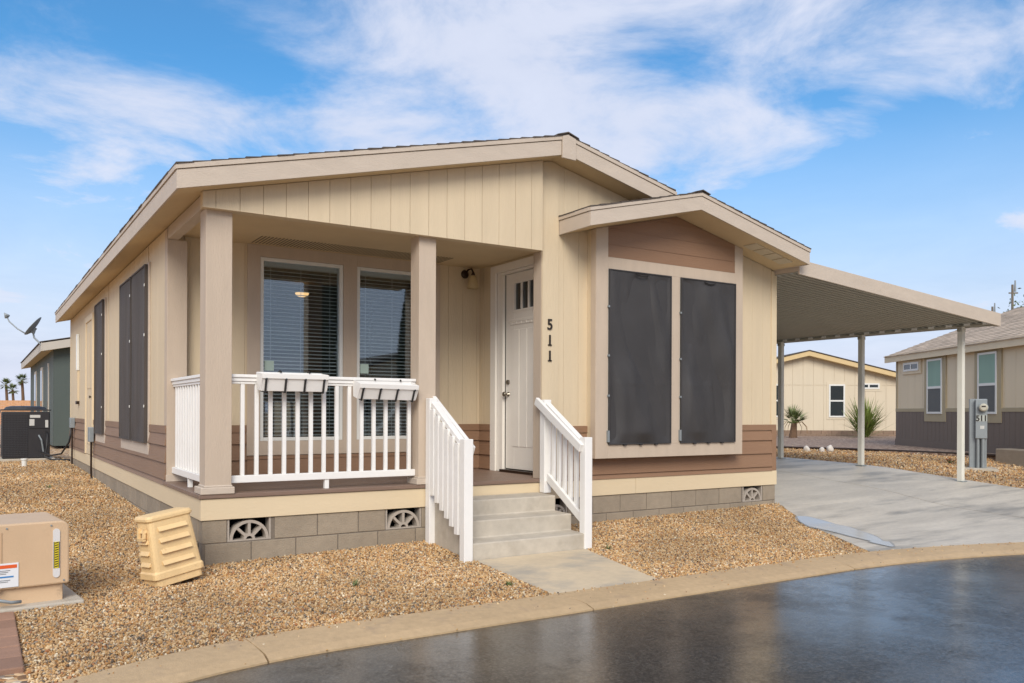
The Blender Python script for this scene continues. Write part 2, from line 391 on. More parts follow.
# puddle on the drive
pm = bpy.data.materials.new('puddle_water'); pm.use_nodes = True; b = pm.node_tree.nodes['Principled BSDF']; b.inputs['Base Color'].default_value = (*lin(176, 172, 165), 1)
b.inputs['Roughness'].default_value = .2; b.inputs['Specular IOR Level'].default_value = .9
s = MB(); P0 = Vector((7.12, -.60)); P1 = Vector((6.22, -2.42)); dd = (P1 - P0); nn = Vector((-dd.y, dd.x)).normalized(); K = 40
for i in range(K + 1):
    tt = i / K; c = P0 + dd * tt + Vector((.09 * math.sin(math.pi * tt), 0)); wd = .02 + .24 * math.sin(math.pi * min(1, tt * 1.15 + .02)) ** .6 * (1 - .45 * tt) * (1 + .15 * math.sin(9 * tt)) if tt < .85 else .02 + .09 * (1 - (tt - .85) / .15)
    for sgn in (-1, 1):
        p = c + nn * wd * sgn; s.v.append((p.x, p.y, H(p.x, p.y) + .0195))
for i in range(K): s.f.append((2 * i, 2 * i + 1, 2 * i + 3, 2 * i + 2))
tag(s.build('puddle', pm), kind='structure')
damp = mat('damp_concrete', lin(148, 143, 134), .35, .06, 22, .2, 110)
s = MB()
for i in range(K + 1):
    tt = i / K; c = P0 + dd * tt + Vector((.09 * math.sin(math.pi * tt), 0)); wd = (.02 + .24 * math.sin(math.pi * min(1, tt * 1.15 + .02)) ** .6 * (1 - .45 * tt) * (1 + .15 * math.sin(9 * tt)) if tt < .85 else .02 + .09 * (1 - (tt - .85) / .15)) + .022 + .008 * math.sin(23 * tt)
    for sgn in (-1, 1):
        p = c + nn * wd * sgn; s.v.append((p.x, p.y, H(p.x, p.y) + .0165))
for i in range(K): s.f.append((2 * i, 2 * i + 1, 2 * i + 3, 2 * i + 2))
tag(s.build('damp_patch', damp), kind='structure')

# ================================================================== THE HOUSE
home = empty('manufactured_home', label='cream and taupe one-storey home with brown lap siding, front porch and number 511', cat='house')
Wd, Ln = 7.32, 12.1
S0, S1, DK, BT, CE, LT = .425, .61, .65, 3.125, 3.19, 1.22
SL = .238
def zb(x): return 3.19 + SL * (x + .27) if x < 3.66 else 3.19 + SL * (3.93) - SL * (x - 3.66)
BP, BH, BS = 5.37, 3.708, .235
def bz(x): return BH - BS * abs(x - BP)
# --- foundation of concrete blocks, every block real
def foundation():
    s = MB(); cr = [(.225, .42), (.02, .215), (-.19, .01)]
    vents = [(.215, .60), (1.715, 2.10), (3.62, 3.90), (6.70, 7.07)]
    for c, (z0, z1) in enumerate(cr):
        off = .629 - .0 if c == 0 else .828
        x = off - .403 * 3
        while x < Wd:
            a, b_ = max(x, .0) + .005, min(x + .403, Wd) - .005
            if b_ - a > .03:
                segs = [(a, b_)]
                if c == 0:
                    for v0, v1 in vents:
                        ns = []
                        for p, q in segs:
                            if v1 <= p or v0 >= q: ns.append((p, q))
                            else:
                                if v0 - p > .03: ns.append((p, v0 - .006))
                                if q - v1 > .03: ns.append((v1 + .006, q))
                        segs = ns
                for p, q in segs: s.box(p, q, .0, .15, z0, z1)
            x += .403
        y = .16 if c % 2 else .36
        s.box(.0, .15, .155, y - .005, z0, z1)
        while y < Ln:
            s.box(.0, .15, y + .005, min(y + .403, Ln) - .005, z0, z1)
            s.box(Wd - .15, Wd, y + .005, min(y + .403, Ln) - .005, z0, z1); y += .403
    return s, vents
fs, vents = foundation()
fo = fs.build('foundation', M['block'], home, bevel=.004)
s = MB()
s.box(.006, .144, .006, Ln, -.3, .418); s.box(Wd - .144, Wd - .006, .006, Ln, -.3, .418)
px0 = .144
for v0, v1 in vents: s.box(px0, v0, .006, .144, -.3, .418); s.box(v0, v1, .006, .144, -.3, .222); px0 = v1
s.box(px0, Wd - .144, .006, .144, -.3, .418)
s.build('mortar', M['mortar'], fo)
M['ventc'] = mat('vent_concrete', lin(170, 160, 148), .9, .06, 20, .4)
for v0, v1 in vents:
    s = MB(); w_ = v1 - v0; cx = (v0 + v1) / 2; zb0, zt0 = .225, .42; rr = min(w_ / 2 - .02, .18)
    s.box(v0 + .002, v0 + .018, .004, .12, zb0, zt0); s.box(v1 - .018, v1 - .002, .004, .12, zb0, zt0); s.box(v0 + .018, v1 - .018, .004, .12, zb0, zb0 + .012)
    def arch(r0, r1, a0, a1, k=20):
        for i in range(k):
            t0 = a0 + (a1 - a0) * i / k; t1 = a0 + (a1 - a0) * (i + 1) / k
            s.prism([(cx + r0 * math.cos(t0), zb0 + .012 + r0 * .98 * math.sin(t0)), (cx + r1 * math.cos(t0), zb0 + .012 + r1 * .98 * math.sin(t0)), (cx + r1 * math.cos(t1), zb0 + .012 + r1 * .98 * math.sin(t1)), (cx + r0 * math.cos(t1), zb0 + .012 + r0 * .98 * math.sin(t1))], 'y', .004, .11)
    arch(rr - .026, rr, 0, math.pi); arch(.028, .052, 0, math.pi, 10)
    for q in (1, 2, 3):
        t0 = math.pi * q / 4; s.bar((cx + .05 * math.cos(t0), .057, zb0 + .012 + .05 * math.sin(t0)), (cx + (rr - .02) * math.cos(t0), .057, zb0 + .012 + (rr - .02) * .98 * math.sin(t0)), .10, .024, up=(math.sin(t0), 0, -math.cos(t0)))
    ve = s.build('crawl_space_vent', M['ventc'], fo)
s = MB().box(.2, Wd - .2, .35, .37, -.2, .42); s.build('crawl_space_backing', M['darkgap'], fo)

# --- skirt board
s = MB()
for a, b_ in ((-.012, 2.44), (2.444, 4.88), (4.884, 7.332)): s.box(a, b_, -.014, .03, S0, S1 if a > 3 else S1)
yy = .031
while yy < Ln: s.box(-.012, .03, yy, min(yy + 2.436, Ln), S0, S1); yy += 2.44
s.box(Wd - .03, Wd + .012, .031, Ln, S0, S1); s.box(-.012, Wd + .012, Ln, Ln + .02, S0, S1)
s.build('skirt_board', M['skirt'], home, bevel=.003)
# --- deck boards of the porch (run along the front)
s = MB(); y = -.03
while y < 1.69:
    s.box(-.03 if y < 1.55 else .0, 3.545 if y < .12 else 3.745, y, min(y + .135, 1.69), .614, DK); y += .14
s.build('porch_floor', M['deck'], home, bevel=.004)
MB().box(.03, 3.74, .03, 1.69, .58, .612).build('porch_joists', M['darkgap'], home)

# --- wall panels with open grooves: strips 8 in apart on a backing
def strips_y(s, a0, a1, zlo, zhi, y, th=.012, pitch=.2035, first=None, gap=.007):
    """wall facing -y, face at y; zlo/zhi are numbers or functions of x"""
    fl = zlo if callable(zlo) else (lambda q: zlo); fh = zhi if callable(zhi) else (lambda q: zhi)
    x = a0; e = first if first is not None else a0 + pitch
    while x < a1 - 1e-4:
        e2 = min(e, a1); p, q = x + (gap / 2 if x > a0 else 0), e2 - (gap / 2 if e2 < a1 else 0)
        poly = [(p, fl(p)), (q, fl(q)), (q, fh(q))]
        for br in (3.66, BP):
            if p < br < q and callable(zhi): poly.append((br, fh(br)))
        poly.append((p, fh(p))); s.prism(poly, 'y', y, y + th); x = e2; e = e2 + pitch
def strips_x(s, a0, a1, z0, z1, x, th=.012, pitch=.2035, gap=.007, sgn=1):
    y = a0
    while y < a1 - 1e-4:
        e = min(y + pitch, a1); s.box(x, x + sgn * th, y + (gap / 2 if y > a0 else 0), e - (gap / 2 if e < a1 else 0), z0, z1); y = e
FB = lambda x: zb(x) - .004
# front gable above the porch opening
s = MB(); strips_y(s, -.022, 3.485, 3.110, FB, -.10, first=.085, gap=.0035)
s.prism([(-.022, 3.113), (3.484, 3.113), (3.484, FB(3.484)), (-.022, FB(-.022))], 'y', -.087, -.0)
s.prism([(.0, BT + .003), (3.54, BT + .003), (3.54, FB(3.54)), (.0, FB(.0))], 'y', .001, .10)
s.build('gable_wall', M['wall'], home, bevel=.0015)
# left beam of the porch
MB().box(.0, .10, .101, 1.576, BT + .002, 3.245).build('porch_beam', M['fascia'], home)
# corner post between porch and entry wall
s = MB().prism([(3.545, DK - .02), (3.762, DK - .02), (3.762, FB(3.762)), (3.66, FB(3.66)), (3.545, FB(3.545))], 'y', -.012, .012)
s.box(3.545, 3.75, .012, .155, DK, BT)
s.build('corner_board', M['wall'], home, bevel=.003)
MB().box(3.538, 3.545, .004, .152, DK, BT).build('corner_trim', M['trim'], home, bevel=.002)
# right part of the front wall
s = MB(); strips_y(s, 3.762, 4.18, LT, FB, .0, first=3.80 + .04, gap=.0025, th=.0125)
s.prism([(4.18, LT), (6.50, LT), (6.50, FB(6.5)), (BP, FB(BP)), (4.18, FB(4.18))], 'y', .002, .012)
strips_y(s, 6.50, 7.225, LT, FB, .0, first=6.66, gap=.0025, th=.0125)
s.prism([(3.762, S1), (Wd, S1), (Wd, FB(Wd)), (3.762, FB(3.762))], 'y', .013, .10)
s.build('front_wall', M['wall'], home, bevel=.0015)
MB().box(7.225, Wd + .004, -.012, .02, LT, FB(7.3) - .001).build('corner_board', M['skirt'], home, bevel=.003)
MB().box(7.235, Wd + .006, -.012, .02, S1 + .001, LT - .001).build('corner_board', M['lap'], home, bevel=.003)
# lap courses
def laps_y(s, x0, x1, y, zs, out_=.024):
    for a, b_ in zip(zs, zs[1:]):
        s.prism([(y + .01, a), (y - out_, a), (y - .003, b_ + .004), (y + .01, b_ + .004)], 'x', x0, x1)
def laps_x(s, y0, y1, x, zs, out_=.024):
    for a, b_ in zip(zs, zs[1:]):
        s.prism([(x + .01, a), (x - out_, a), (x - .003, b_ + .004), (x + .01, b_ + .004)], 'y', y0, y1)
ZL = [S1 + .001, .667, .842, 1.017, 1.136]
s = MB(); laps_y(s, 3.762, 7.233, 0, ZL); s.box(3.762, 7.233, -.016, .01, 1.146, LT)
s.build('lap_siding', M['lap'], home)
# --- box window
def boxwin():
    x0, x1, y0 = 4.165, 6.495, -.175
    s = MB()
    s.prism([(x0, .857), (x1, .857), (x1, bz(x1) - .003), (BP, bz(BP) - .003), (x0, bz(x0) - .003)], 'y', y0 + .018, -.001)
    bw = s.build('box_window', M['wall'], home, bevel=.003)
    s = MB(); t = .018
    def tb(a, b_, z0, z1, f=None):
        if f: s.prism([(a, z0), (b_, z0), (b_, f(b_)), (a, f(a))], 'y', y0, y0 + t)
        else: s.box(a, b_, y0, y0 + t, z0, z1)
    tb(x0, 4.327, .857, 0, lambda x: bz(x) - .004); tb(6.352, x1, .857, 0, lambda x: bz(x) - .004)
    tb(4.327, 6.352, .857, 1.01); tb(4.327, 6.352, 2.985, 3.12); tb(5.27, 5.42, 1.01, 2.985)
    s.box(x0 - .012, x0, y0 + .001, y0 + .09, .857, bz(x0) - .006)
    s.build('trim', M['trim'], bw, bevel=.003)
    s = MB()
    zc = [3.12, 3.262, 3.428, 3.60, 3.72]
    for a, b_ in zip(zc, zc[1:]):
        pts = []
        lim = lambda x: min(b_, bz(x) - .006)
        xa, xb = 4.328, 6.351
        # clip course to the gable
        if a > bz(xa): xa = BP - (BH - .01 - a) / BS
        if a > bz(xb): xb = BP + (BH - .01 - a) / BS
        ks = [xa + (xb - xa) * i / 24 for i in range(25)]
        if xb - xa < .1: continue
        poly = [(xa, a), (xb, a)] + [(x, lim(x)) for x in ks[::-1]]
        s.prism(poly, 'y', y0 + .004 + 0.0, y0 + .0175); s.box(xa, xb, y0 - .002, y0 + .004, a, a + .010)
    s.build('lap_siding', M['lap'], bw)
    for a, b_ in ((4.327, 5.27), (5.42, 6.352)):
        wf = MB().box(a, b_, y0 + .004, y0 + .017, 1.01, 2.985).build('window', M['vinyl'], bw)
        # shade screen: gently rippled cloth on a dark frame
        s = MB(); nxx, nzz = 40, 80; rx = random.Random(int(a * 10))
        for j in range(nzz + 1):
            for i in range(nxx + 1):
                u, v = i / nxx, j / nzz; ed = min(u, 1 - u, v * 2, (1 - v) * 2, .12) / .12
                d = (.055 * noise.noise(Vector((u * 2.6 + a, v * 1.8 + u * 1.2, .3))) + .026 * noise.noise(Vector((u * 5 + v * 2.2, v * 3.5, 3.3 + a)))) * ed * 1.35
                d += .010 * math.exp(-((v - .345 - .01 * u) / .006) ** 2) * ed * .35
                s.v.append((a + .012 + (b_ - a - .024) * u, y0 - .016 - d, 1.022 + (2.985 - 1.034) * v))
        for j in range(nzz):
            for i in range(nxx): q = j * (nxx + 1) + i; s.f.append((q, q + 1, q + nxx + 2, q + nxx + 1))
        k = len(s.v); s.add([(a + .012, y0 - .003, 1.022), (b_ - .012, y0 - .003, 1.022), (b_ - .012, y0 - .003, 2.973), (a + .012, y0 - .003, 2.973)], [(3, 2, 1, 0)])
        sc = s.build('shade_screen', M['screen'], bw, smooth=True)
        f = MB(); f.box(a + .002, a + .016, y0 - .024, y0 - .002, 1.012, 2.983); f.box(b_ - .016, b_ - .002, y0 - .024, y0 - .002, 1.012, 2.983)
        f.box(a + .016, b_ - .016, y0 - .024, y0 - .002, 1.012, 1.024); f.box(a + .016, b_ - .016, y0 - .024, y0 - .002, 2.971, 2.983)
        f.build('frame', M['screen'], sc)
        for z in (1.55, 2.0, 2.55): MB().box(a - .012, a + .006, y0 - .028, y0 - .001, z, z + .022).build('clip', M['galv'], sc)
        MB().box(a - .018, a + .004, y0 - .03, y0 - .001, 1.04, 1.17).build('latch', M['galv'], sc)
        for q in (.25, .5, .75): MB().box(a + (b_ - a) * q - .02, a + (b_ - a) * q + .02, y0 - .03, y0 - .002, 1.0, 1.013).build('tab', M['black'], sc)
        f = MB()
        f.tube([(a + (b_ - a) * (.4 + .2 * i / 6) , y0 - .034 - .006 * math.sin(math.pi * i / 6), 2.955 - .02 * math.sin(math.pi * i / 6)) for i in range(7)], .007, 6)
        f.build('pull_tab', M['black'], sc)
boxwin()

# --- porch back wall and its windows
BY = 1.69
def porch_wall():
    s = MB(); strips_y(s, .19, .83, LT, CE, BY, first=.40, gap=.0025, th=.0125); strips_y(s, 3.17, 3.75, LT, CE, BY, first=3.30, gap=.0025, th=.0125)
    # backing with two window holes
    def backing(a, b_, z0, z1): s.box(a, b_, BY + .013, BY + .12, z0, z1)
    backing(0.1, .97, DK - .1, CE + .02); backing(1.92, 2.09, DK - .1, CE + .02); backing(3.04, 3.85, DK - .1, CE + .02)
    for a, b_ in ((.97, 1.92), (2.09, 3.04)): backing(a, b_, DK - .1, 1.046); backing(a, b_, 3.06, CE + .02)
    s.build('porch_wall', M['wall_warm'], home, bevel=.0015)
    s = MB(); laps_y(s, .19, .826, BY, ZL); s.box(.19, .826, BY - .014, BY + .01, 1.141, LT)
    zc = [DK, .70, .80, .875]; laps_y(s, .83, 3.17, BY, [DK, .667, .842]); s.box(.83, 3.17, BY - .012, BY + .01, .847, .885)
    laps_y(s, 3.174, 3.75, BY, ZL); s.box(3.174, 3.75, BY - .014, BY + .01, 1.141, LT)
    s.build('lap_siding', M['lap'], home)
    # trim field
    s = MB(); t0, t1 = BY - .022, BY + .012
    s.box(.828, .968, t0, t1, .89, CE - .001); s.box(3.042, 3.172, t0, t1, .89, CE - .001); s.box(1.922, 2.088, t0, t1, .89, CE - .001)
    for a, b_ in ((.968, 1.922), (2.088, 3.042)): s.box(a, b_, t0, t1, .89, 1.044); s.box(a, b_, t0, t1, 3.062, CE - .001)
    s.build('window_surround', M['trim'], home, bevel=.002)
    for k, (a, b_) in enumerate(((.97, 1.92), (2.09, 3.04))):
        z0, z1 = 1.046, 3.06; f = MB(); w_ = .038
        f.box(a, a + w_, BY - .012, BY + .09, z0, z1); f.box(b_ - w_, b_, BY - .012, BY + .09, z0, z1)
        f.box(a + w_, b_ - w_, BY - .012, BY + .09, z0, z0 + w_); f.box(a + w_, b_ - w_, BY - .012, BY + .09, z1 - w_, z1)
        wi = f.build('window', M['vinyl'], home, bevel=.003)
        MB().box(a + w_, b_ - w_, BY + .030, BY + .036, z0 + w_, z1 - w_).build('pane', M['glass'], wi)
        bl = MB(); z = z0 + w_ + .02; rnd = random.Random(k + 4)
        bl.box(a + w_ + .005, b_ - w_ - .005, BY + .055, BY + .105, z1 - w_ - .05, z1 - w_)
        while z < z1 - w_ - .06:
            tl = .16 + rnd.uniform(-.03, .03); y0 = BY + .062; dy = .048; sag = rnd.uniform(-.001, .001)
            bl.add([(a + w_ + .008, y0, z - dy * tl / 2), (b_ - w_ - .008, y0, z - dy * tl / 2 + sag), (b_ - w_ - .008, y0 + dy, z + dy * tl / 2 + sag), (a + w_ + .008, y0 + dy, z + dy * tl / 2),
                    (a + w_ + .008, y0, z - dy * tl / 2 + .007), (b_ - w_ - .008, y0, z - dy * tl / 2 + .007 + sag), (b_ - w_ - .008, y0 + dy, z + dy * tl / 2 + .007 + sag), (a + w_ + .008, y0 + dy, z + dy * tl / 2 + .007)],
                   [(3, 2, 1, 0), (4, 5, 6, 7), (0, 1, 5, 4), (2, 3, 7, 6), (1, 2, 6, 5), (3, 0, 4, 7)]); z += .0415
        for q in (.14, .5, .86): bl.box(a + (b_ - a) * q - .002, a + (b_ - a) * q + .002, BY + .058, BY + .0595, z0 + w_, z1 - w_ - .05)
        bl.build('blind', M['blind'], wi)
        st = MB().box(a + w_ + .02, a + w_ + .125, BY + .026, BY + .029, 1.82, 1.93); st.build('sticker', M['mint'], wi)
M['mint'] = mat('mint_sticker', lin(184, 205, 194), .5, .03)
porch_wall()
# room behind the porch windows
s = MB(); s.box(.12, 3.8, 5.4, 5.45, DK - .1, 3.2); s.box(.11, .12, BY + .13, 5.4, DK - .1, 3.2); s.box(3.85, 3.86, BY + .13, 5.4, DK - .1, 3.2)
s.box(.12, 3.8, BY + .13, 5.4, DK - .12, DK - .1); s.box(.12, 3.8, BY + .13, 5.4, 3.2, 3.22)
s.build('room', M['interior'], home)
la = MB().lathe((2.276, 4.2, 3.05), [(.002, -.045), (.045, -.04), (.075, -.026), (.095, -.0), (.097, .012)], 24)
lmp = la.build('ceiling_lamp', M['lamp'], home, smooth=True)
MB().tube([(2.276, 4.2, 3.07), (2.276, 4.2, 3.2)], .02, 10).build('stem', M['bronze'], lmp)

# porch ceiling with its ventilated strip
s = MB().box(.10, 3.75, .10, BY, CE, CE + .03); ce = s.build('porch_ceiling', M['soffit'], home)
s = MB(); rnd = random.Random(2); x = .85
while x < 3.1: s.box(x, x + .010, 1.20, 1.60, CE - .003, CE + .001); x += .038
s.build('soffit_vent', M['slot'] if 'slot' in M else M['bronze'], ce)
for hx in (.52, 1.72): MB().tube([(hx, .14, CE), (hx, .14, CE - .02), (hx + .012, .14, CE - .035)], .006, 6).build('hook', M['white'], ce)

# --- entry side wall and door
DX = 3.75
s = MB()
for a, b_ in ((.155, .24), (1.40, 1.69)): s.box(DX + .013, DX + .10, a, b_, DK - .1, CE)
s.box(DX + .0, DX + .10, .24, 1.40, 3.17, CE); strips_x(s, 1.40, 1.69, LT, CE, DX, .012)
s.box(DX, DX + .012, .155, .24, DK, CE)
s.build('entry_wall', M['wall_warm'], home, bevel=.0015)
s = MB(); laps_x(s, 1.40, 1.69, DX, ZL); s.box(DX - .014, DX + .01, 1.40, 1.69, 1.141, LT); s.build('lap_siding', M['lap'], home)
s = MB()
s.box(DX - .018, DX + .012, 1.28, 1.40, DK, 3.165); s.box(DX - .018, DX + .012, .10 + .06, .215, DK, 3.165); s.box(DX - .018, DX + .012, .215, 1.28, 3.075, 3.165)
s.box(DX + .012, DX + .12, 1.155, 1.28, DK, 3.075); s.box(DX + .012, DX + .12, .16, .215, DK, 3.075); s.box(DX + .0125, DX + .12, .215, 1.155, 3.045, 3.0745)
drf = s.build('door_frame', M['door'], home, bevel=.003)
MB().box(DX - .03, DX + .12, .215, 1.155, DK, DK + .03).build('threshold', M['bronze'], drf)
def door():
    x0 = DX + .055; y0, y1, z0, z1 = .225, 1.148, .69, 3.04
    s = MB(); g0, g1, gz0, gz1 = .35, .955, 2.60, 2.915
    # stiles / rails around the glass
    s.box(x0, x0 + .045, y0, g0, z0, z1); s.box(x0, x0 + .045, g1, y1, z0, z1)
    s.box(x0, x0 + .045, g0, g1, z0, gz0); s.box(x0, x0 + .045, g0, g1, gz1, z1)
    # raised lower boards
    yy = .36; 
    for k in range(4): s.box(x0 - .007, x0, .355 + k * .163, .355 + k * .163 + .145, .96, 2.36)
    s.box(x0 - .02, x0, .31, 1.06, 2.455, 2.485); s.box(x0 - .012, x0, .33, 1.04, 2.42, 2.455)
    for k in range(7): s.box(x0 - .016, x0, .36 + k * .105, .40 + k * .105, 2.425, 2.455)
    s.box(x0 - .006, x0, g0 - .03, g1 + .03, gz1, gz1 + .03); s.box(x0 - .006, x0, g0 - .03, g1 + .03, gz0 - .03, gz0)
    s.box(x0 - .006, x0, g0 - .03, g0, gz0, gz1); s.box(x0 - .006, x0, g1, g1 + .03, gz0, gz1)
    for y in (.498, .652, .806): s.box(x0 - .006, x0 + .02, y - .011, y + .011, gz0, gz1)
    d = s.build('door', M['door'], home, bevel=.003)
    MB().box(x0 + .022, x0 + .028, g0, g1, gz0, gz1).build('pane', M['darkglass'], d)
    MB().tube([(x0, 1.085, 1.59), (x0 - .03, 1.085, 1.59), (x0 - .045, 1.085, 1.59)], [.03, .012, .012], 14).build('knob_stem', M['nickel'], d)
    k = MB().tube([(x0 - .035, 1.085, 1.59), (x0 - .045, 1.085, 1.59), (x0 - .06, 1.085, 1.59), (x0 - .075, 1.085, 1.59), (x0 - .08, 1.085, 1.59)], [.012, .025, .031, .026, .012], 16)
    k.build('door_knob', M['nickel'], d, smooth=True)
    MB().tube([(x0, 1.085, 1.735), (x0 - .02, 1.085, 1.735), (x0 - .024, 1.085, 1.735)], [.03, .028, .02], 16).build('deadbolt', M['nickel'], d)
    MB().box(x0 - .006, x0 + .03, y1 + .0005, y1 + .006, z0, z1).build('weatherstrip', M['darkgap'], d)
door()
# wall lamp beside the door
lx, lz = 3.555, 3.10
s = MB().lathe((0, 0, 0), [(.001, 0), (.05, .0), (.055, .012), (.04, .03), (.001, .032)], 18); s.xf(Matrix.Translation((lx - .03, BY - .002, lz)) @ Matrix.Rotation(R(90), 4, 'X'))
wl = s.build('wall_lamp', M['bronze'], home, smooth=True)
MB().tube([(lx - .03, BY - .03, lz), (lx - .02, BY - .08, lz + .05), (lx, BY - .13, lz + .055), (lx + .01, BY - .15, lz + .01), (lx + .01, BY - .15, lz - .03)], [.012, .011, .011, .014, .03], 10).build('arm', M['bronze'], wl, smooth=True)
MB().lathe((lx + .01, BY - .15, lz - .19), [(.075, 0), (.072, .03), (.062, .08), (.048, .13), (.03, .16), (.001, .165)], 20).build('lamp_shade', M['glasslamp'], wl, smooth=True)

# --- columns
def column(x0, x1, y0, y1, bx0, bx1):
    c = MB().box(x0, x1, y0, y1, DK + .06, BT - .001).build('column', M['trim'], home, bevel=.004)
    s = MB().box(bx0, bx1, y0 - .018, y1 + .018, DK + .001, DK + .062); s.box(x0 - .008, x1 + .008, y0 - .008, y1 + .008, DK + .062, DK + .078); s.build('base', M['fascia'], c, bevel=.006)
column(.022, .244, -.022, .20, -.018, .268)
column(2.055, 2.243, -.022, .17, 2.03, 2.265)
s = MB().box(-.004, .19, 1.576, 1.60, DK, BT + .001); s.box(-.004, .012, 1.60, 1.72, LT, 3.24); s.build('pilaster', M['trim'], home, bevel=.003)
MB().box(-.012, .20, 1.565, 1.576, DK + .001, DK + .07).build('pilaster_base', M['fascia'], home, bevel=.002)

# --- left long wall
def left_wall():
    s = MB(); 
    s.box(.0125, .11, 1.601, Ln, S1, 3.245); strips_x(s, 1.72, Ln - .09, LT, 3.243, .0, .012, pitch=.406, gap=.006); s.box(-.006, .012, Ln - .09, Ln, LT, 3.24)
    s.box(-.008, .0, 2.70, 2.73, LT, 3.24); s.box(-.008, .0, 6.1, 6.12, LT, 3.24)
    s.build('side_wall', M['wall'], home, bevel=.0015)
    s = MB(); laps_x(s, 1.602, 7.92, 0, ZL); laps_x(s, 9.06, Ln, 0, ZL); s.box(-.014, .01, 1.602, 7.92, 1.141, LT); s.box(-.016, .01, 9.06, Ln, 1.146, LT)
    s.build('lap_siding', M['lap_dark'], home)
    def win(y0, y1, z0, z1, halves, tb=.0):
        s = MB(); tr = .10
        s.box(-.022, -.001, y0 - tb, y1 + tb, z0 - .13, z0); s.box(-.022, -.001, y0 - tb, y0, z0, z1 + .02); s.box(-.022, -.001, y1, y1 + tb, z0, z1 + .02); s.box(-.022, -.001, y0, y1, z1, z1 + .02)
        s.box(-.010, -.001, y0, y1, z0, z1)
        wi = s.build('window', M['fascia'], home, bevel=.002)
        for a, b_ in halves:
            q = MB(); nn_ = 24
            for j in range(41):
                for i in range(nn_ + 1):
                    u, v = i / nn_, j / 40; ed = min(u, 1 - u, v, 1 - v, .1) / .1
                    q.v.append((-.045 - .016 * ed * noise.noise(Vector((u * 3 + a, v * 2.2, a))) - .012 * ed * math.sin(u * 5 + a), a + (b_ - a) * u, z0 + .01 + (z1 - z0 - .02) * v))
            for j in range(40):
                for i in range(nn_): k = j * (nn_ + 1) + i; q.f.append((k, k + nn_ + 1, k + nn_ + 2, k + 1))
            sc = q.build('shade_screen', M['screen_side'], wi, smooth=True)
            f = MB(); f.box(-.055, -.023, a, a + .02, z0, z1); f.box(-.055, -.023, b_ - .02, b_, z0, z1); f.box(-.055, -.023, a + .02, b_ - .02, z0, z0 + .02); f.box(-.055, -.023, a + .02, b_ - .02, z1 - .02, z1)
            f.build('frame', M['screen_side'], sc)
            for z in (z0 + .4, z0 + 1.2, z1 - .25): MB().box(-.062, -.056, a - .012, a + .012, z, z + .03).build('clip', M['vinyl'], sc)
    win(2.62, 4.62, 1.01, 3.02, ((2.63, 3.62), (3.69, 4.61)), .05)
    win(6.42, 7.44, 1.01, 3.05, ((6.44, 7.43),), .05)
    # side door
    s = MB(); s.box(-.03, .012, 7.93, 8.03, .62, 3.0); s.box(-.03, .012, 8.95, 9.05, .62, 3.0); s.box(-.03, .012, 8.03, 8.95, 2.9, 3.0)
    sf = s.build('door_frame', M['skirt'], home, bevel=.003)
    d = MB().box(-.012, .0122, 8.03, 8.95, .62, 2.9); 
    for k in range(2): d.box(-.02, -.012, 8.12 + .40 * k, 8.12 + .40 * k + .32, .8, 1.6); d.box(-.02, -.012, 8.12 + .40 * k, 8.12 + .40 * k + .32, 1.75, 2.7)
    d = d.build('door', M['wall'], home, bevel=.003)
    MB().tube([(-.012, 8.10, 1.6), (-.06, 8.10, 1.6)], [.014, .026], 10).build('handle', M['nickel'], d)
    # vertical vent pipe cover
    s = MB().box(-.05, -.001, 10.28, 10.42, 2.13, 2.82); o = s.build('flue_cover', M['vinyl'], home, bevel=.01)
    MB().box(-.035, -.001, 10.30, 10.38, 1.55, 2.13).build('conduit', M['wall'], home); MB().box(-.055, -.001, 10.26, 10.44, 1.49, 1.55).build('conduit_cap', M['bronze'], home)
    # electrical boxes and cable
    s = MB().box(-.10, -.031, 7.62, 7.84, .86, 1.10); eb = s.build('electrical_box', M['galv'], home, bevel=.01)
    MB().tube([(-.06, 7.73, .86), (-.06, 7.73, .35), (-.05, 7.72, .24)], .016, 8).build('conduit', M['bronze'], eb)
    s = MB().box(-.10, -.017, 10.9, 11.15, 1.03, 1.23); eb = s.build('electrical_box', M['galv'], home, bevel=.01)
    MB().tube([(-.06, 11.0, 1.03), (-.06, 11.0, .32)], .016, 8).build('conduit', M['bronze'], eb)
    MB().tube([(-.06, 11.1, 1.03), (-.1, 11.12, .75), (-.2, 11.6, .5), (-.35, 12.2, .44), (-.5, 12.75, .5)], .018, 8).build('cable', M['black'], eb, smooth=True)
left_wall()
s = MB().box(Wd - .11, Wd, .101, Ln, S1, 3.24); s.box(.11, Wd - .11, Ln - .1, Ln, S1, 3.24)
s.prism([(0, 3.24), (Wd, 3.24), (Wd, zb(Wd) - .01), (3.66, zb(3.66) - .01), (0, zb(0) - .01)], 'y', Ln - .1, Ln - .005)
s.build('side_wall', M['wall'], home)
MB().box(.11, Wd - .11, 5.5, Ln - .11, S1 - .06, S1).build('floor', M['interior'], home)

# --- main roof
XE0, XE1, YF, YB = -.27, 7.335, -.30, Ln + .12
def roof_poly(xa, xb, lo, hi, z_fn=zb, pk=3.66):
    if xa < pk < xb: return [(xa, z_fn(xa) + lo), (pk, z_fn(pk) + lo), (xb, z_fn(xb) + lo), (xb, z_fn(xb) + hi), (pk, z_fn(pk) + hi), (xa, z_fn(xa) + hi)]
    return [(xa, z_fn(xa) + lo), (xb, z_fn(xb) + lo), (xb, z_fn(xb) + hi), (xa, z_fn(xa) + hi)]
s = MB(); s.prism(roof_poly(XE0 + .02, 5.28, .0, .18), 'y', YF + .02, .0); s.prism(roof_poly(XE0 + .02, XE1 - .02, .0, .18), 'y', .0005, YB - .02)
roof = s.build('roof', M['soffit'], home)
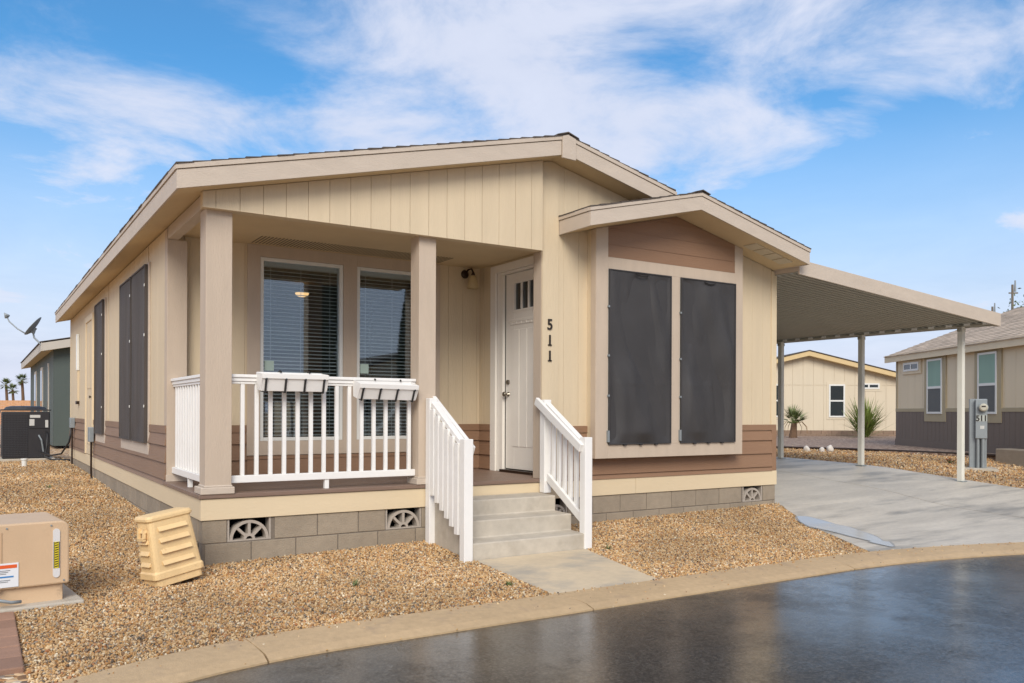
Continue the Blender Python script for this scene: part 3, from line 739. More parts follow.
# fascia boards: bottom board and the thinner strip above it
s = MB(); s.prism(roof_poly(XE0, 3.585, -.004, .150), 'y', YF, YF + .02); s.prism(roof_poly(3.765, 5.24, -.004, .150), 'y', YF, YF + .02)
s.box(XE0, XE0 + .02, YF + .021, YB, zb(XE0) - .004, zb(XE0) + .150)
s.box(XE1 - .02, XE1, .0, YB, zb(XE1) - .004, zb(XE1) + .150)
s.build('fascia', M['fascia'], roof, bevel=.002)
s = MB(); s.prism(roof_poly(XE0 - .008, 3.59, .156, .196), 'y', YF - .010, YF + .02); s.prism(roof_poly(3.76, 5.24, .156, .196), 'y', YF - .010, YF + .02)
s.box(XE0 - .010, XE0 + .02, YF + .021, YB, zb(XE0) + .156, zb(XE0) + .196); s.box(XE1 - .02, XE1 + .01, .0, YB, zb(XE1) + .156, zb(XE1) + .196)
s.build('drip_board', M['fascia'], roof, bevel=.002)
s = MB().prism([(3.588, zb(3.588) - .035), (3.762, zb(3.762) - .035), (3.762, zb(3.762) + .193), (3.66, zb(3.66) + .200), (3.588, zb(3.588) + .193)], 'y', YF - .022, YF + .004)
s.build('peak_block', M['fascia'], roof, bevel=.003)
def shingles(xa, xb, y0, y1, z_fn, hi, seed, exp=.14):
    """rows of real shingles from each eave up to the ridge, laid by x"""
    rnd = random.Random(seed); s = MB(); up = 1 if z_fn(xb) > z_fn(xa) else -1
    n_ = int(abs(xb - xa) / exp + .99)
    for k in range(n_):
        p = xa + exp * k if up > 0 else xb - exp * k
        q = min(p + exp * 1.06, xb) if up > 0 else max(p - exp * 1.06, xa)
        y = y0 + rnd.uniform(-.0, .012)
        while y < y1:
            e = min(y + rnd.uniform(.18, .36), y1); dp = rnd.uniform(.0, .012) * up
            zt = .012 + rnd.uniform(0, .006)
            P = [(p + dp, z_fn(p + dp) + hi), (q, z_fn(q) + hi), (q, z_fn(q) + hi + .006), (p + dp, z_fn(p + dp) + hi + zt)]
            s.prism(P, 'y', y + .002, e - .002); y = e
    return s
zlin = lambda x: zb(x)
sl = shingles(XE0 - .02, 3.66, YF - .022, 3.0, lambda x: 3.19 + SL * (x + .27), .197, 1); s2 = shingles(XE0 - .02, 3.66, 3.0, YB + .02, lambda x: 3.19 + SL * (x + .27), .197, 7)
s3 = shingles(3.66, 5.22, YF - .022, .05, lambda x: zb(3.66) - SL * (x - 3.66), .197, 3); s4 = shingles(3.66, XE1 + .02, .05, YB + .02, lambda x: zb(3.66) - SL * (x - 3.66), .197, 5)
for q in (s2, s3, s4): sl.add(q.v, q.f)
sl.build('shingles', M['shingle'], roof)
s = MB(); y = YF - .026
while y < YB: s.prism([(3.52, zb(3.52) + .212), (3.66, zb(3.66) + .218), (3.80, zb(3.80) + .212), (3.80, zb(3.80) + .220), (3.66, zb(3.66) + .232), (3.52, zb(3.52) + .220)], 'y', y, min(y + .24, YB + .02)); y += .245
s.build('ridge_cap', M['shingle'], roof)
# --- roof over the box window
bx0, bx1, by = 3.765, 7.272, -.575
BZ = bz
s = MB(); s.prism([(bx0 + .02, BZ(bx0 + .02)), (BP, BZ(BP)), (bx1 - .02, BZ(bx1 - .02)), (bx1 - .02, BZ(bx1 - .02) + .18), (BP, BZ(BP) + .18), (bx0 + .02, BZ(bx0 + .02) + .18)], 'y', by + .02, -.0125)
br = s.build('bay_roof', M['soffit'], home)
pb = lambda a, b_, lo, hi: roof_poly(a, b_, lo, hi, BZ, BP)
s = MB().prism(pb(bx0, bx1, -.004, .148), 'y', by, by + .02); s.box(bx0, bx0 + .02, by + .021, -.013, BZ(bx0) - .004, BZ(bx0) + .148); s.box(bx1 - .02, bx1, by + .021, -.013, BZ(bx1) - .004, BZ(bx1) + .148)
s.build('fascia', M['fascia'], br, bevel=.002)
s = MB().prism(pb(bx0 - .008, bx1 + .008, .153, .190), 'y', by - .010, by + .02); s.box(bx0 - .010, bx0 + .02, by + .021, -.013, BZ(bx0) + .153, BZ(bx0) + .190); s.box(bx1 - .02, bx1 + .01, by + .021, -.013, BZ(bx1) + .153, BZ(bx1) + .190)
s.build('drip_board', M['fascia'], br, bevel=.002)
sl = shingles(bx0 - .02, BP, by - .022, -.014, lambda x: BH - BS * (BP - x), .192, 11); s2 = shingles(BP, bx1 + .02, by - .022, -.014, lambda x: BH - BS * (x - BP), .192, 12)
sl.add(s2.v, s2.f); sl.build('shingles', M['shingle'], br)
s = MB().prism([(BP - .12, BZ(BP - .12) + .206), (BP, BZ(BP) + .212), (BP + .12, BZ(BP + .12) + .206), (BP + .12, BZ(BP + .12) + .214), (BP, BZ(BP) + .222), (BP - .12, BZ(BP - .12) + .214)], 'y', by - .026, -.014); s.build('ridge_cap', M['shingle'], br)
M['ventm'] = mat('soffit_vent_metal', lin(196, 184, 160), .5, .03)
for i in range(4):
    a = 6.42 + .175 * i; s = MB().prism([(a, BZ(a) - .012), (a + .155, BZ(a + .155) - .012), (a + .155, BZ(a + .155) + .001), (a, BZ(a) + .001)], 'y', -.45, -.25)
    v = s.build('soffit_vent', M['ventm'], br, bevel=.002)

# house number, serif digits built as raised strokes
def digits(parent):
    def curve_txt(txt, z):
        cu = bpy.data.curves.new('digit', 'FONT'); cu.body = txt; cu.size = .165; cu.extrude = .006; cu.align_x = 'CENTER'; cu.offset = .002
        o = bpy.data.objects.new('tmp', cu); col.objects.link(o); bpy.context.view_layer.update()
        me = bpy.data.meshes.new_from_object(o.evaluated_get(bpy.context.evaluated_depsgraph_get())); bpy.data.objects.remove(o)
        me.materials.clear(); me.materials.append(M['number']); d = bpy.data.objects.new('house_number', me); col.objects.link(d)
        d.rotation_euler = (R(90), 0, 0); d.location = (3.642, -.019, z); d.parent = parent; d['label'] = 'black digit %s of the house number' % txt
        return d
    for txt, z in (('5', 2.277), ('1', 2.103), ('1', 1.932)):
        d = curve_txt(txt, z)
        if txt == '1':
            MB().box(3.642 - .025, 3.642 + .025, -.025, -.013, z - .002, z + .011).build('serif', M['number'], d).matrix_parent_inverse = (Matrix.Translation(d.location) @ Matrix.Rotation(R(90), 4, 'X')).inverted()
        d.scale = (.92, 1, 1)
digits(home)

# --- porch railings
def baluster(parent, x, y, z0, z1, w_=.035, d_=.035): return MB().box(x - w_ / 2, x + w_ / 2, y - d_ / 2, y + d_ / 2, z0, z1).build('baluster', M['white'], parent, bevel=.004)
def toprail(m, a, b_, z, horizontal_x=True, c=.075):
    if horizontal_x: m.box(a, b_, c - .045, c + .045, z - .028, z); m.box(a, b_, c - .032, c + .032, z - .062, z - .0285); m.box(a, b_, c - .022, c + .022, z - .085, z - .0625)
    else: m.box(c - .045, c + .045, a, b_, z - .028, z); m.box(c - .032, c + .032, a, b_, z - .062, z - .0285); m.box(c - .022, c + .022, a, b_, z - .085, z - .0625)
rl = empty('porch_railing'); rl.parent = home
s = MB(); toprail(s, .246, 2.053, 1.700); s.build('top_rail', M['white'], rl, bevel=.004)
MB().box(.246, 2.053, .045, .105, .735, .80).build('bottom_rail', M['white'], rl, bevel=.005)
for k in range(14): baluster(rl, .360 + .1257 * k, .075, .80, 1.616)
MB().box(1.12, 1.16, .055, .095, DK, .735).build('foot', M['white'], rl)
rl = empty('porch_railing'); rl.parent = home
s = MB(); toprail(s, .201, 1.575, 1.700, False, .075); s.build('top_rail', M['white'], rl, bevel=.004)
MB().box(.045, .105, .201, 1.575, .735, .80).build('bottom_rail', M['white'], rl, bevel=.005)
for k in range(11): baluster(rl, .075, .31 + .115 * k, .80, 1.616)
MB().box(.055, .095, .82, .86, DK, .735).build('foot', M['white'], rl)

# --- planter boxes on the rail
def planter(x0, x1, zt, label, tilt):
    e = empty('planter_box', ((x0 + x1) / 2, .03, zt), 0, label, 'planter', 'white planter boxes on the porch rail')
    h = (x1 - x0) / 2; s = MB()
    # hollow trough, tapered
    yo0, yo1, yi0, yi1 = -.175, .02, -.15, -.0
    P = [(yo0, 0), (yo1, 0), (yo1, -.012), (yo1 - .02, -.05), (yi1 - .02, -.155), (yi0 + .012, -.155), (yo0 + .014, -.05), (yo0, -.045)]
    s.prism([(yo0, -.0), (yo0 + .012, -.0), (yi0 + .026, -.145), (yi1 - .034, -.145), (yo1 - .012, -.0), (yo1, -.0), (yo1, -.045), (yi1 - .015, -.05), (yi1 - .03, -.16), (yi0 + .015, -.16), (yo0 + .014, -.05), (yo0, -.045)], 'x', -h, h)
    s.prism([(yo0 + .002, -.002), (yo1 - .002, -.002), (yo1 - .002, -.04), (yi1 - .03, -.158), (yi0 + .016, -.158), (yo0 + .002, -.04)], 'x', -h - .006, -h)
    s.prism([(yo0 + .002, -.002), (yo1 - .002, -.002), (yo1 - .002, -.04), (yi1 - .03, -.158), (yi0 + .016, -.158), (yo0 + .002, -.04)], 'x', h, h + .006)
    s.build('trough', M['white'], e, bevel=.003)
    for k in range(4):
        x = -h + .035 + (2 * h - .07) * k / 3
        MB().tube([(x, .03, -.02), (x, .0, -.10), (x, -.015, -.168), (x, -.142, -.168), (x, -.163, -.055), (x, -.182, -.048)], .010, 6).build('bracket', M['black'], e)
    for k in (.35, .8): MB().tube([(-h + 2 * h * k, .05, -.0), (-h + 2 * h * k, .02, .012), (-h + 2 * h * k, -.01, .006)], .009, 6).build('hook', M['black'], e)
    e.rotation_euler = (R(tilt[0]), R(tilt[1]), 0)
planter(.48, 1.08, 1.725, 'left white planter box hooked over the porch rail beside the corner column', (6, 0))
planter(1.40, 2.0, 1.675, 'right white planter box tipped forward on the porch rail beside the stairs', (14, 1))

# --- steps and their railings
s = MB(); s.prism([(-.885, -.1), (-.885, .170), (-.64, .175), (-.64, .340), (-.36, .345), (-.36, .503), (-.016, .508), (-.016, -.1)], 'x', 2.185, 3.485)
stp = s.build('front_steps', M['concrete'], bevel=.012); tag(stp, 'three grey concrete steps leading up to the porch', 'steps')
def stair_rail(fx, bx, side, bz0, label):
    e = empty('stair_railing', (fx, -.855, 0), 0, label, 'railing', 'white railings of the front steps')
    def part(m, name, bev=.005):
        m.xf(Matrix.Translation((-fx, .855, 0))); return m.build(name, M['white'], e, bevel=bev)
    part(MB().box(fx, fx + .092, -.90, -.81, -.05, 1.125), 'post'); part(MB().box(bx, bx + .09, -.125, -.035, bz0, 1.508), 'post')
    F_ = Vector((fx + .046, -.81, 1.035)); B_ = Vector((bx + .045, -.125, 1.42)); d = B_ - F_
    # main top rail and cap
    part(MB().bar(F_ + Vector((0, 0, .03)), B_ + Vector((0, 0, .03)), .062, .05), 'top_rail')
    ins = -side
    part(MB().bar(F_ + Vector((ins * .062, -.05, -.02)), B_ + Vector((ins * .062, .13, .075)), .04, .085), 'hand_rail')
    part(MB().bar(F_ + Vector((side * .0, 0, -.74)), B_ + Vector((side * .0, 0, -.74)), .036, .085), 'bottom_rail')
    n_ = 6
    hd_ = .036 if side < 0 else .024
    for k in range(n_):
        t0 = (k + .6) / (n_ + .2); c = F_ + d * t0; x = c.x + side * .036
        dz = -.80 if side < 0 else -.74
        part(MB().box(x - .017, x + .017, c.y - hd_, c.y + hd_, c.z + dz - (.03 if side < 0 else 0), c.z + .015), 'baluster', .004)
stair_rail(2.085, 2.125, -1, .03, 'white wooden stair railing left of the front steps')
stair_rail(3.455, 3.50, 1, .505, 'white wooden stair railing right of the front steps')

# ================================================================== CARPORT
cp = empty('carport', (7.4, 0, 0), 0, 'metal carport roof on three slim white posts beside the home', 'carport')
def CPZ(x): return 3.185 - .0735 * (x - 7.3)        # underside height
CB, CF, CX1 = 11.0, -.40, 12.16
def pan():
    s = MB(); pitch = .305; y = CF + .03; ofs = -7.4
    while y < CB:
        # each pan: flat with upturned interlocking rib
        prof = [(y, .0), (y + .045, .0), (y + .055, .036), (y + .095, .036), (y + .105, 0), (y + .147, .0), (y + .157, .036), (y + .197, .036), (y + .207, 0), (y + .249, 0), (y + .262, .060), (y + .290, .060), (y + pitch, 0)]
        th = .004
        pts = [(a, b_) for a, b_ in prof] + [(a, b_ + th) for a, b_ in prof[::-1]]
        k = len(s.v)
        for x in (7.04 if y > 1e9 else 7.325, 12.06):
            for a, b_ in pts: s.v.append((x + ofs, a, CPZ(x) + b_))
        m_ = len(pts)
        for i in range(m_): j = (i + 1) % m_; s.f.append((k + i, k + j, k + m_ + j, k + m_ + i))
        for i in range(12): 
            s.f.append((k + i, k + m_ - 1 - i, k + m_ - 2 - i, k + i + 1)); s.f.append((k + m_ + i, k + m_ + i + 1, k + 2 * m_ - 2 - i, k + 2 * m_ - 1 - i))
        y += pitch
    return s
pan().build('roof_panel', M['port'], cp)
s = MB()
s.prism([(7.28 - 7.4, CPZ(7.28) - .025), (CX1 - 7.4, CPZ(CX1) - .055), (CX1 - 7.4, CPZ(CX1) + .150), (7.28 - 7.4, CPZ(7.28) + .165)], 'y', CF - .012, CF + .014)
s.box(CX1 - .03 - 7.4, CX1 - 7.4, CF + .0145, CF + .10, CPZ(CX1) - .05, CPZ(CX1) + .14)
s.build('fascia', M['fascia'], cp, bevel=.004)
MB().box(7.28 - 7.4, 7.32 - 7.4, CF + .016, -.016, CPZ(7.2) + .0, CPZ(7.2) + .012).build('flashing', M['port'], cp)
MB().box(7.28 - 7.4, 7.30 - 7.4, CF + .016, -.016, CPZ(7.2) + .013, CPZ(7.2) + .12).build('end_cap', M['fascia'], cp)
s = MB(); s.box(12.06 - 7.4, 12.16 - 7.4, CF + .015, CB, CPZ(12.1) - .045, CPZ(12.1) - .033); s.box(12.15 - 7.4, 12.16 - 7.4, CF + .015, CB, CPZ(12.1) - .033, CPZ(12.1) + .09)
s.build('gutter', M['port'], cp)
s = MB(); s.box(11.97 - 7.4, 12.05 - 7.4, CF + .02, CB, CPZ(12) - .040, CPZ(12) - .006)
s.build('beam', M['port'], cp)
s = MB(); y = CF + .12  # white tabs painted in for daylight showing through the pan rib ends
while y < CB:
    MB().prism([(y - .055, CPZ(12) - .034), (y + .055, CPZ(12) - .034), (y + .04, CPZ(12) + .004), (y - .04, CPZ(12) + .004)], 'x', 11.955 - 7.4, 11.9695 - 7.4).build('rib_end_daylight', M['white'], cp, bevel=.002); y += .305
for y in (.135, 1.98, 3.80, 6.6, 9.4):
    x = 11.99 - 7.4; z0 = H(12, y) - .02; s = MB().box(x - .042, x + .042, y - .042, y + .042, z0, CPZ(12) - .0405)
    for sx in (-1, 1): s.box(x + sx * .022 - .006, x + sx * .022 + .006, y - .048, y - .042, z0 + .05, CPZ(12) - .08)
    if y < 4: 
        p = s.build('post', M['portw'], cp, bevel=.005)
        MB().box(x - .07, x + .07, y - .07, y + .07, z0, z0 + .045).build('base_plate', M['galv'], p, bevel=.003)
        MB().box(x - .075, x + .075, y - .03, y + .03, CPZ(12) - .12, CPZ(12) - .07).build('cap_bracket', M['port'], p)

# ================================================================== FOREGROUND THINGS
M['tanbox'] = mat('tan_enamel', lin(205, 176, 142), .5, .03, 3, .12, 60, var2=.05, scale2=2.5, dark=(lin(172, 146, 118), .62, .12, 5))
M['tanplastic'] = mat('tan_plastic', lin(228, 196, 144), .5, .05, 9, .25, 60, var2=.06, scale2=4, dark=(lin(196, 164, 120), .60, .12, 7))
ped = empty('utility_pedestal', (-1.435, -.66, .02), R(6), 'tan metal utility cabinet with a warning sticker on a concrete pad', 'utility cabinet')
def rounded_box(x0, x1, y0, y1, z0, z1, rc, seg=8):
    """cabinet whose right and left vertical-to-top edges are rounded: profile in x,z extruded along y"""
    pts = [(x0, z0), (x1, z0)]
    for i in range(seg + 1): a = i / seg * math.pi / 2; pts.append((x1 - rc + rc * math.cos(a), z1 - rc + rc * math.sin(a)))
    for i in range(seg + 1): a = math.pi / 2 + i / seg * math.pi / 2; pts.append((x0 + rc + rc * math.cos(a), z1 - rc + rc * math.sin(a)))
    return MB().prism(pts, 'y', y0, y1)
cab = rounded_box(-.56, .335, -.20, .46, .13, .575, .055).build('cabinet', M['tanbox'], ped, bevel=.012)
s = MB().box(-.52, .30, -.165, .42, .0, .13); s.build('plinth', M['tanbox'], ped, bevel=.006)
MB().box(-.085, -.078, -.204, -.199, .14, .52).build('seam', mat('tan_seam', lin(186, 156, 122), .5, 0), cab)
s = MB().box(-.68, .42, -.27, .55, -.08, .012); s.build('pad', M['concrete'], ped, bevel=.012)
MB().box(-.14, .02, -.2055, -.2035, .145, .31).build('sticker', mat('sticker_white', lin(226, 228, 230), .4, 0), cab)
s = MB(); s.box(-.13, .01, -.2075, -.206, .275, .298); s.build('sticker_stripe', mat('sticker_orange', lin(222, 96, 44), .4, 0), cab)
s = MB(); s.box(-.12, -.01, -.2075, -.206, .212, .222); s.build('sticker_stripe', mat('sticker_blue', lin(60, 130, 190), .4, 0), cab)
s = MB()
for k in range(5): s.box(-.125, -.03 - .012 * (k % 3), -.2075, -.206, .258 - .011 * (k if k < 3 else k + 3), .262 - .011 * (k if k < 3 else k + 3))
s.build('sticker_text', mat('sticker_grey', lin(120, 124, 128), .5, 0), cab)
# white strip with a yellow and black hazard label and its round ends
s = MB(); cx_ = .252
ptsL = [(cx_ + .022 * math.cos(a), .50 + .022 * math.sin(a)) for a in [math.pi * i / 8 for i in range(9)]] + [(cx_ + .022 * math.cos(a), .20 + .022 * math.sin(a)) for a in [math.pi + math.pi * i / 8 for i in range(9)]]
s.prism(ptsL, 'y', -.2075, -.199); s.build('label_strip', mat('strip_white', lin(214, 212, 210), .4, .02), cab)
MB().box(cx_ - .018, cx_ + .018, -.2095, -.208, .245, .43).build('hazard_label', mat('hazard_yellow', lin(214, 196, 48), .4, 0), cab)
s = MB(); rnd = random.Random(5)
for k in range(11):
    z = .252 + k * .0165; s.prism([(cx_ - .010, z), (cx_ + .010, z + .004), (cx_ + .010, z + .011), (cx_ + .002, z + .009), (cx_ - .010, z + .007)], 'y', -.2105, -.2096)
for sx in (-1, 1): s.box(cx_ + sx * .016 - .0025, cx_ + sx * .016 + .0025, -.2105, -.2096, .245, .43)
s.build('hazard_marking', M['number'], cab)
s = MB().tube([(-.14, -.21, .10), (-.10, -.25, .07), (-.03, -.26, .05), (.03, -.24, .045)], .012, 8); s.build('cable', M['galv'], ped, smooth=True)
for qx, qz in ((-.52, .16), (-.52, .52), (.30, .155), (.22, .545), (-.05, .545)): MB().tube([(qx, -.199, qz), (qx, -.206, qz)], [.007, .006], 8).build('screw', M['galv'], cab)
s = MB(); s.box(-.22, -.09, -.215, -.166, .125, .137); s.build('latch', M['tanbox'], cab)
# leaning tan cover with louvres
bn = empty('vent_cover', (-.305, -.43, .02), R(-22), 'tan plastic louvred utility cover leaning beside the corner of the block foundation', 'utility cover')
def tap(z): return 1 - .16 * z / .52
s = MB(); w2, d2, hh = .195, .13, .52
def ring(z, k, rc=.035):
    pts = []
    for (sx, sy, a0) in ((1, 1, 0), (-1, 1, 90), (-1, -1, 180), (1, -1, 270)):
        for i in range(4): a = R(a0 + i * 30); pts.append((sx * (w2 * k - rc) + rc * math.cos(a), sy * (d2 * k - rc) + rc * math.sin(a), z))
    return pts
rings = [(0, .94), (.055, .94), (.056, 1.04), (.10, 1.03), (.112, .975), (.478, .86), (.486, .93), (.505, .93), (.522, .88), (.527, .5)]
for z, k in rings: s.v += ring(z, k)
for j in range(len(rings) - 1):
    for i in range(16): q = j * 16; s.f.append((q + i, q + (i + 1) % 16, q + 16 + (i + 1) % 16, q + 16 + i))
e = (len(rings) - 1) * 16; s.f.append(tuple(range(e, e + 16))); s.f.append(tuple(range(16))[::-1])
body = s.build('shell', M['tanplastic'], bn, smooth=False, bevel=.004)
for k in range(4):
    z = .155 + .083 * k; kk = .975 - (.115) * (z - .112) / .366
    yf = -d2 * kk - .001; h2 = w2 * kk * .66
    MB().prism([(yf + .004, z), (yf - .022, z), (yf - .018, z + .008), (yf + .004, z + .034)], 'x', -h2, h2).build('louvre', M['tanplastic'], body, bevel=.002)
    xf_ = -w2 * kk + .001; hd = d2 * kk * .55
    MB().prism([(xf_ + .004, z), (xf_ - .02, z), (xf_ - .016, z + .008), (xf_ + .004, z + .034)], 'y', -hd, hd).build('louvre', M['tanplastic'], body, bevel=.002)
s = MB(); s.bar((-.185, -.05, .44), (-.20, -.05, .36), .02, .02); s.bar((-.185, .03, .44), (-.20, .03, .36), .02, .02); s.bar((-.20, -.06, .36), (-.20, .04, .36), .02, .02); s.build('handle', M['tanplastic'], body)
bn.rotation_euler = (R(-4), R(-8), R(17)); bn.scale = (1.04, 1.04, 1.06)

# brown pavers at the bottom left corner
M['paver'] = mat('paver', lin(150, 116, 96), .8, .08, 12, .3, 60, island=.14)
s = MB(); rnd = random.Random(3)
for i in range(-14, 0):
    for j in range(6):
        y0 = -2.46 + .24 * j; x0 = -1.385 + .5 * (i + (j % 2) * .0) ; x1 = x0 + .49
        if kin(x0) > y0 + .0: continue
        s.box(x0 - .03 + .0 * j, x1 - .03, max(y0, kin(x0) + .01), y0 + .232, -.08, .03 + rnd.uniform(-.003, .003))
for j in range(6):
    y0 = -2.46 + .24 * j
s.build('paving', M['paver'], None, bevel=.008)
tag(bpy.data.objects['paving'], kind='structure')

# air conditioner
M['acdark'] = mat('ac_dark', lin(44, 43, 46), .45, .08, 5)
M['acgrill'] = mat('ac_grille', lin(58, 58, 62), .4, .05, 5)
ac = empty('air_conditioner', (-.74, 13.65, H(-.6, 13.2)), 0, 'black air conditioning unit standing on gravel beside the long side wall', 'air conditioner'); ac.scale = (.93, .93, 1)
s = MB().box(-.48, .48, -.42, .42, .06, 1.06); acb = s.build('body', M['acdark'], ac, bevel=.02)
s = MB()
for k in range(24): z = .12 + k * .038; s.box(-.475, .03, -.432, -.421, z, z + .014); s.box(-.492, -.481, -.4, .4, z, z + .014)
for k in range(9): s.box(-.47 + k * .06, -.462 + k * .06, -.438, -.433, .1, 1.02)
s.build('grille', M['acgrill'], acb)
s = MB(); s.box(-.50, .50, -.44, .44, 1.08, 1.11); s.lathe((0, 0, 1.11), [(.44, 0), (.40, .05), (.30, .07), (.02, .075)], 28); s.build('top_cover', M['acdark'], acb, bevel=.006)
MB().box(.06, .46, -.436, -.421, .70, 1.06).build('service_panel', M['acdark'], acb, bevel=.004)
stw = mat('ac_sticker', lin(196, 196, 192), .5, 0)
MB().box(.06, .16, -.440, -.4365, .76, .90).build('sticker', stw, acb); MB().box(.07, .28, -.440, -.4365, .93, .99).build('sticker', stw, acb); MB().box(.38, .44, -.440, -.4365, .72, .88).build('sticker', stw, acb)
MB().tube([(.40, -.43, .62), (.42, -.55, .55), (.40, -.62, .28), (.36, -.60, .1), (.5, -.7, .03), (.9, -.9, .02)], .022, 8).build('cable', M['black'], acb, smooth=True)
MB().tube([(.25, -.43, .55), (.30, -.52, .45), (.34, -.5, .2)], .018, 8).build('pipe', M['galv'], acb)
MB().box(-.58, .58, -.52, .52, -.02, .055).build('pad', M['concrete'], ac, bevel=.01)
ct = MB().lathe((0, 0, 0), [(.045, 0), (.05, .15), (.062, .155), (.062, .185), (.05, .185), (.002, .18)], 16).build('standpipe', M['vinyl'], None, smooth=False, loc=(-.86, 11.2, H(-.8, 11.2) - .02))
tag(ct, 'short white plastic pipe stub standing in front of the air conditioner', 'pipe')

# ================================================================== NEIGHBOUR BEHIND (green)
M['green'] = mat('green_siding', lin(78, 88, 84), .7, .04, 4, .2, 50, stretch=(1, 1, .1))
M['greenside'] = M['green']
M['whitefascia'] = mat('grey_white_fascia', lin(188, 180, 168), .6, .03)
gh = empty('manufactured_home', (.15, 18.75, H(0, 18)), 0, 'dark green home with white fascia behind the left side of the main home', 'house')
s = MB(); s.box(0, .1, 0, 11.6, .1, 2.75); strips_x(s, .0, 11.6, .1, 2.75, -.014, .014, pitch=.41); s.box(7.3, 7.4, 0, 11.6, .1, 2.75)
strips_y(s, 0, 7.4, .1, lambda x: 2.75 + .21 * min(x, 7.4 - x), -.014, pitch=.41)
s.box(0.1, 7.3, 0, .1, .1, 2.75); s.box(.1, 7.3, 11.5, 11.6, .1, 2.75)
s.build('wall', M['green'], gh)
s = MB().prism([(-.30, 2.69), (3.7, 3.53), (7.7, 2.69), (7.7, 2.87), (3.7, 3.71), (-.3, 2.87)], 'y', -.33, 11.75); rf = s.build('roof', M['soffit'], gh)
s = MB().prism([(-.30, 2.68), (3.7, 3.52), (7.7, 2.68), (7.7, 2.90), (3.7, 3.74), (-.3, 2.90)], 'y', -.36, -.331); s.box(-.33, -.301, -.36, 11.78, 2.68, 2.91); s.build('fascia', M['whitefascia'], rf, bevel=.003)
s = MB().prism([(-.36, 2.915), (3.7, 3.765), (7.76, 2.915), (7.76, 2.935), (3.7, 3.79), (-.36, 2.935)], 'y', -.38, 11.8); s.build('shingles', M['shingle'], rf)
for y0, y1 in ((4.3, 5.0), (7.6, 8.5), (1.7, 1.75)):
    f = MB().box(-.04, -.015, y0 - .12, y1 + .12, .55, 2.45).build('window', M['whitefascia'], gh)
    MB().box(-.048, -.041, y0, y1, .65, 2.35).build('pane', M['darkglass'], f)
# satellite dish on its roof corner
di = empty('satellite_dish', (-.10, 18.55, 3.20), 0, 'grey satellite dish on a bent mast at the corner of the green home', 'satellite dish')
base = Vector((0, 0, 0))
lat = lambda a, h: R0 * a + ZU * h      # offsets across the view, in metres at this distance
MB().tube([Vector((.02, 0, -.22)), lat(-.10, -.02), lat(-.27, .14), lat(-.30, .28)], .024, 10).build('mast', M['galv'], di, smooth=True)
s = MB(); segs = 28
axis_ = (R0 * -.72 - FW * .30 + ZU * .62).normalized()
c0 = lat(-.30, .46)
aa = axis_.cross(ZU).normalized(); bb = axis_.cross(aa).normalized()
for r_i, off in ((.01, -.06), (.11, -.05), (.21, -.027), (.29, 0), (.295, .004), (.29, .012)):
    for k in range(segs): th = 2 * math.pi * k / segs; s.v.append(tuple(c0 + axis_ * off + aa * r_i * math.cos(th) + bb * r_i * 1.08 * math.sin(th)))
for j in range(5):
    for k in range(segs): q = j * segs; s.f.append((q + k, q + (k + 1) % segs, q + segs + (k + 1) % segs, q + segs + k))
s.build('dish', M['galv'], di, smooth=True)
MB().tube([lat(-.30, .26), lat(-.28, .36), c0 - axis_ * .07], [.04, .05, .05], 8).build('mount', M['galv'], di)
MB().tube([lat(-.48, .24), lat(-.72, .38), lat(-.95, .58), lat(-1.02, .72)], .018, 8).build('arm', M['galv'], di, smooth=True)
MB().tube([lat(-.48, .24), lat(-.30, .32)], .018, 8).build('strut', M['galv'], di)
MB().tube([lat(-1.02, .68), lat(-1.05, .78), lat(-.96, .73)], [.05, .055, .035], 10).build('receiver', M['galv'], di, smooth=True)

# ================================================================== NEIGHBOUR ON THE RIGHT
M['bwall'] = mat('beige_siding', lin(220, 204, 174), .7, .03, 4, .2, 50, stretch=(1, 1, .1))
M['btrim'] = mat('olive_trim', lin(172, 158, 128), .7, .03)
M['bdark'] = mat('brown_grey_siding', lin(116, 103, 92), .7, .05, 4, .3, 50, stretch=(1, 1, .1))
LB = 10.8; org = W(LB, 23.6, .45)
# local axes: +x = away to the right (R0), +y = along the wall towards the camera is -FW ; use rotation so local x = R0, local y = FW
nb = empty('manufactured_home', (org.x, org.y, .45), -yaw, 'beige home with dark grey lower walls and green-curtained windows right of the carport', 'house')
def B(dep): return dep - 23.6
s = MB(); yN = B(9.0)
s.box(.02, .12, yN, 0, 1.05, 2.42)
y = yN
while y < 0: e = min(y + .41, 0); s.box(0, .02, y + .004, e - .004, 1.05, 2.40); y = e
s.box(.12, 7, -.1, 0, 0, 2.42); s.box(.12, 7, yN, yN + .1, 0, 2.42); s.box(6.9, 7, yN, 0, 0, 2.42)
s.prism([(0, 2.40), (7, 2.40), (3.5, 3.60)], 'y', -.1, -.01); s.prism([(0, 2.40), (7, 2.40), (3.5, 3.60)], 'y', yN + .01, yN + .1)
s.build('wall', M['bwall'], nb)
s = MB(); s.box(-.01, .10, yN, 0, .22, .98); y = yN
while y < 0: e = min(y + .2, 0); s.box(-.022, -.01, y + .004, e - .004, .22, .98); y = e
s.box(-.035, .1, yN, .02, -.1, .22)
s.build('skirting', M['bdark'], nb, bevel=.002)
s = MB(); s.box(-.03, .02, yN, .01, .97, 1.06); s.box(-.022, .02, -.06, .01, 1.06, 2.42); s.build('trim', M['btrim'], nb, bevel=.003)
def dep(px): return LB * 840.5 / (px - 512)
M['greencurtain'] = mat('green_curtain', lin(136, 166, 150), .6, .08, 3, .3, 20, stretch=(1, 1, .1))
M['greyscreen'] = mat('grey_screen', lin(96, 98, 96), .7, .04)
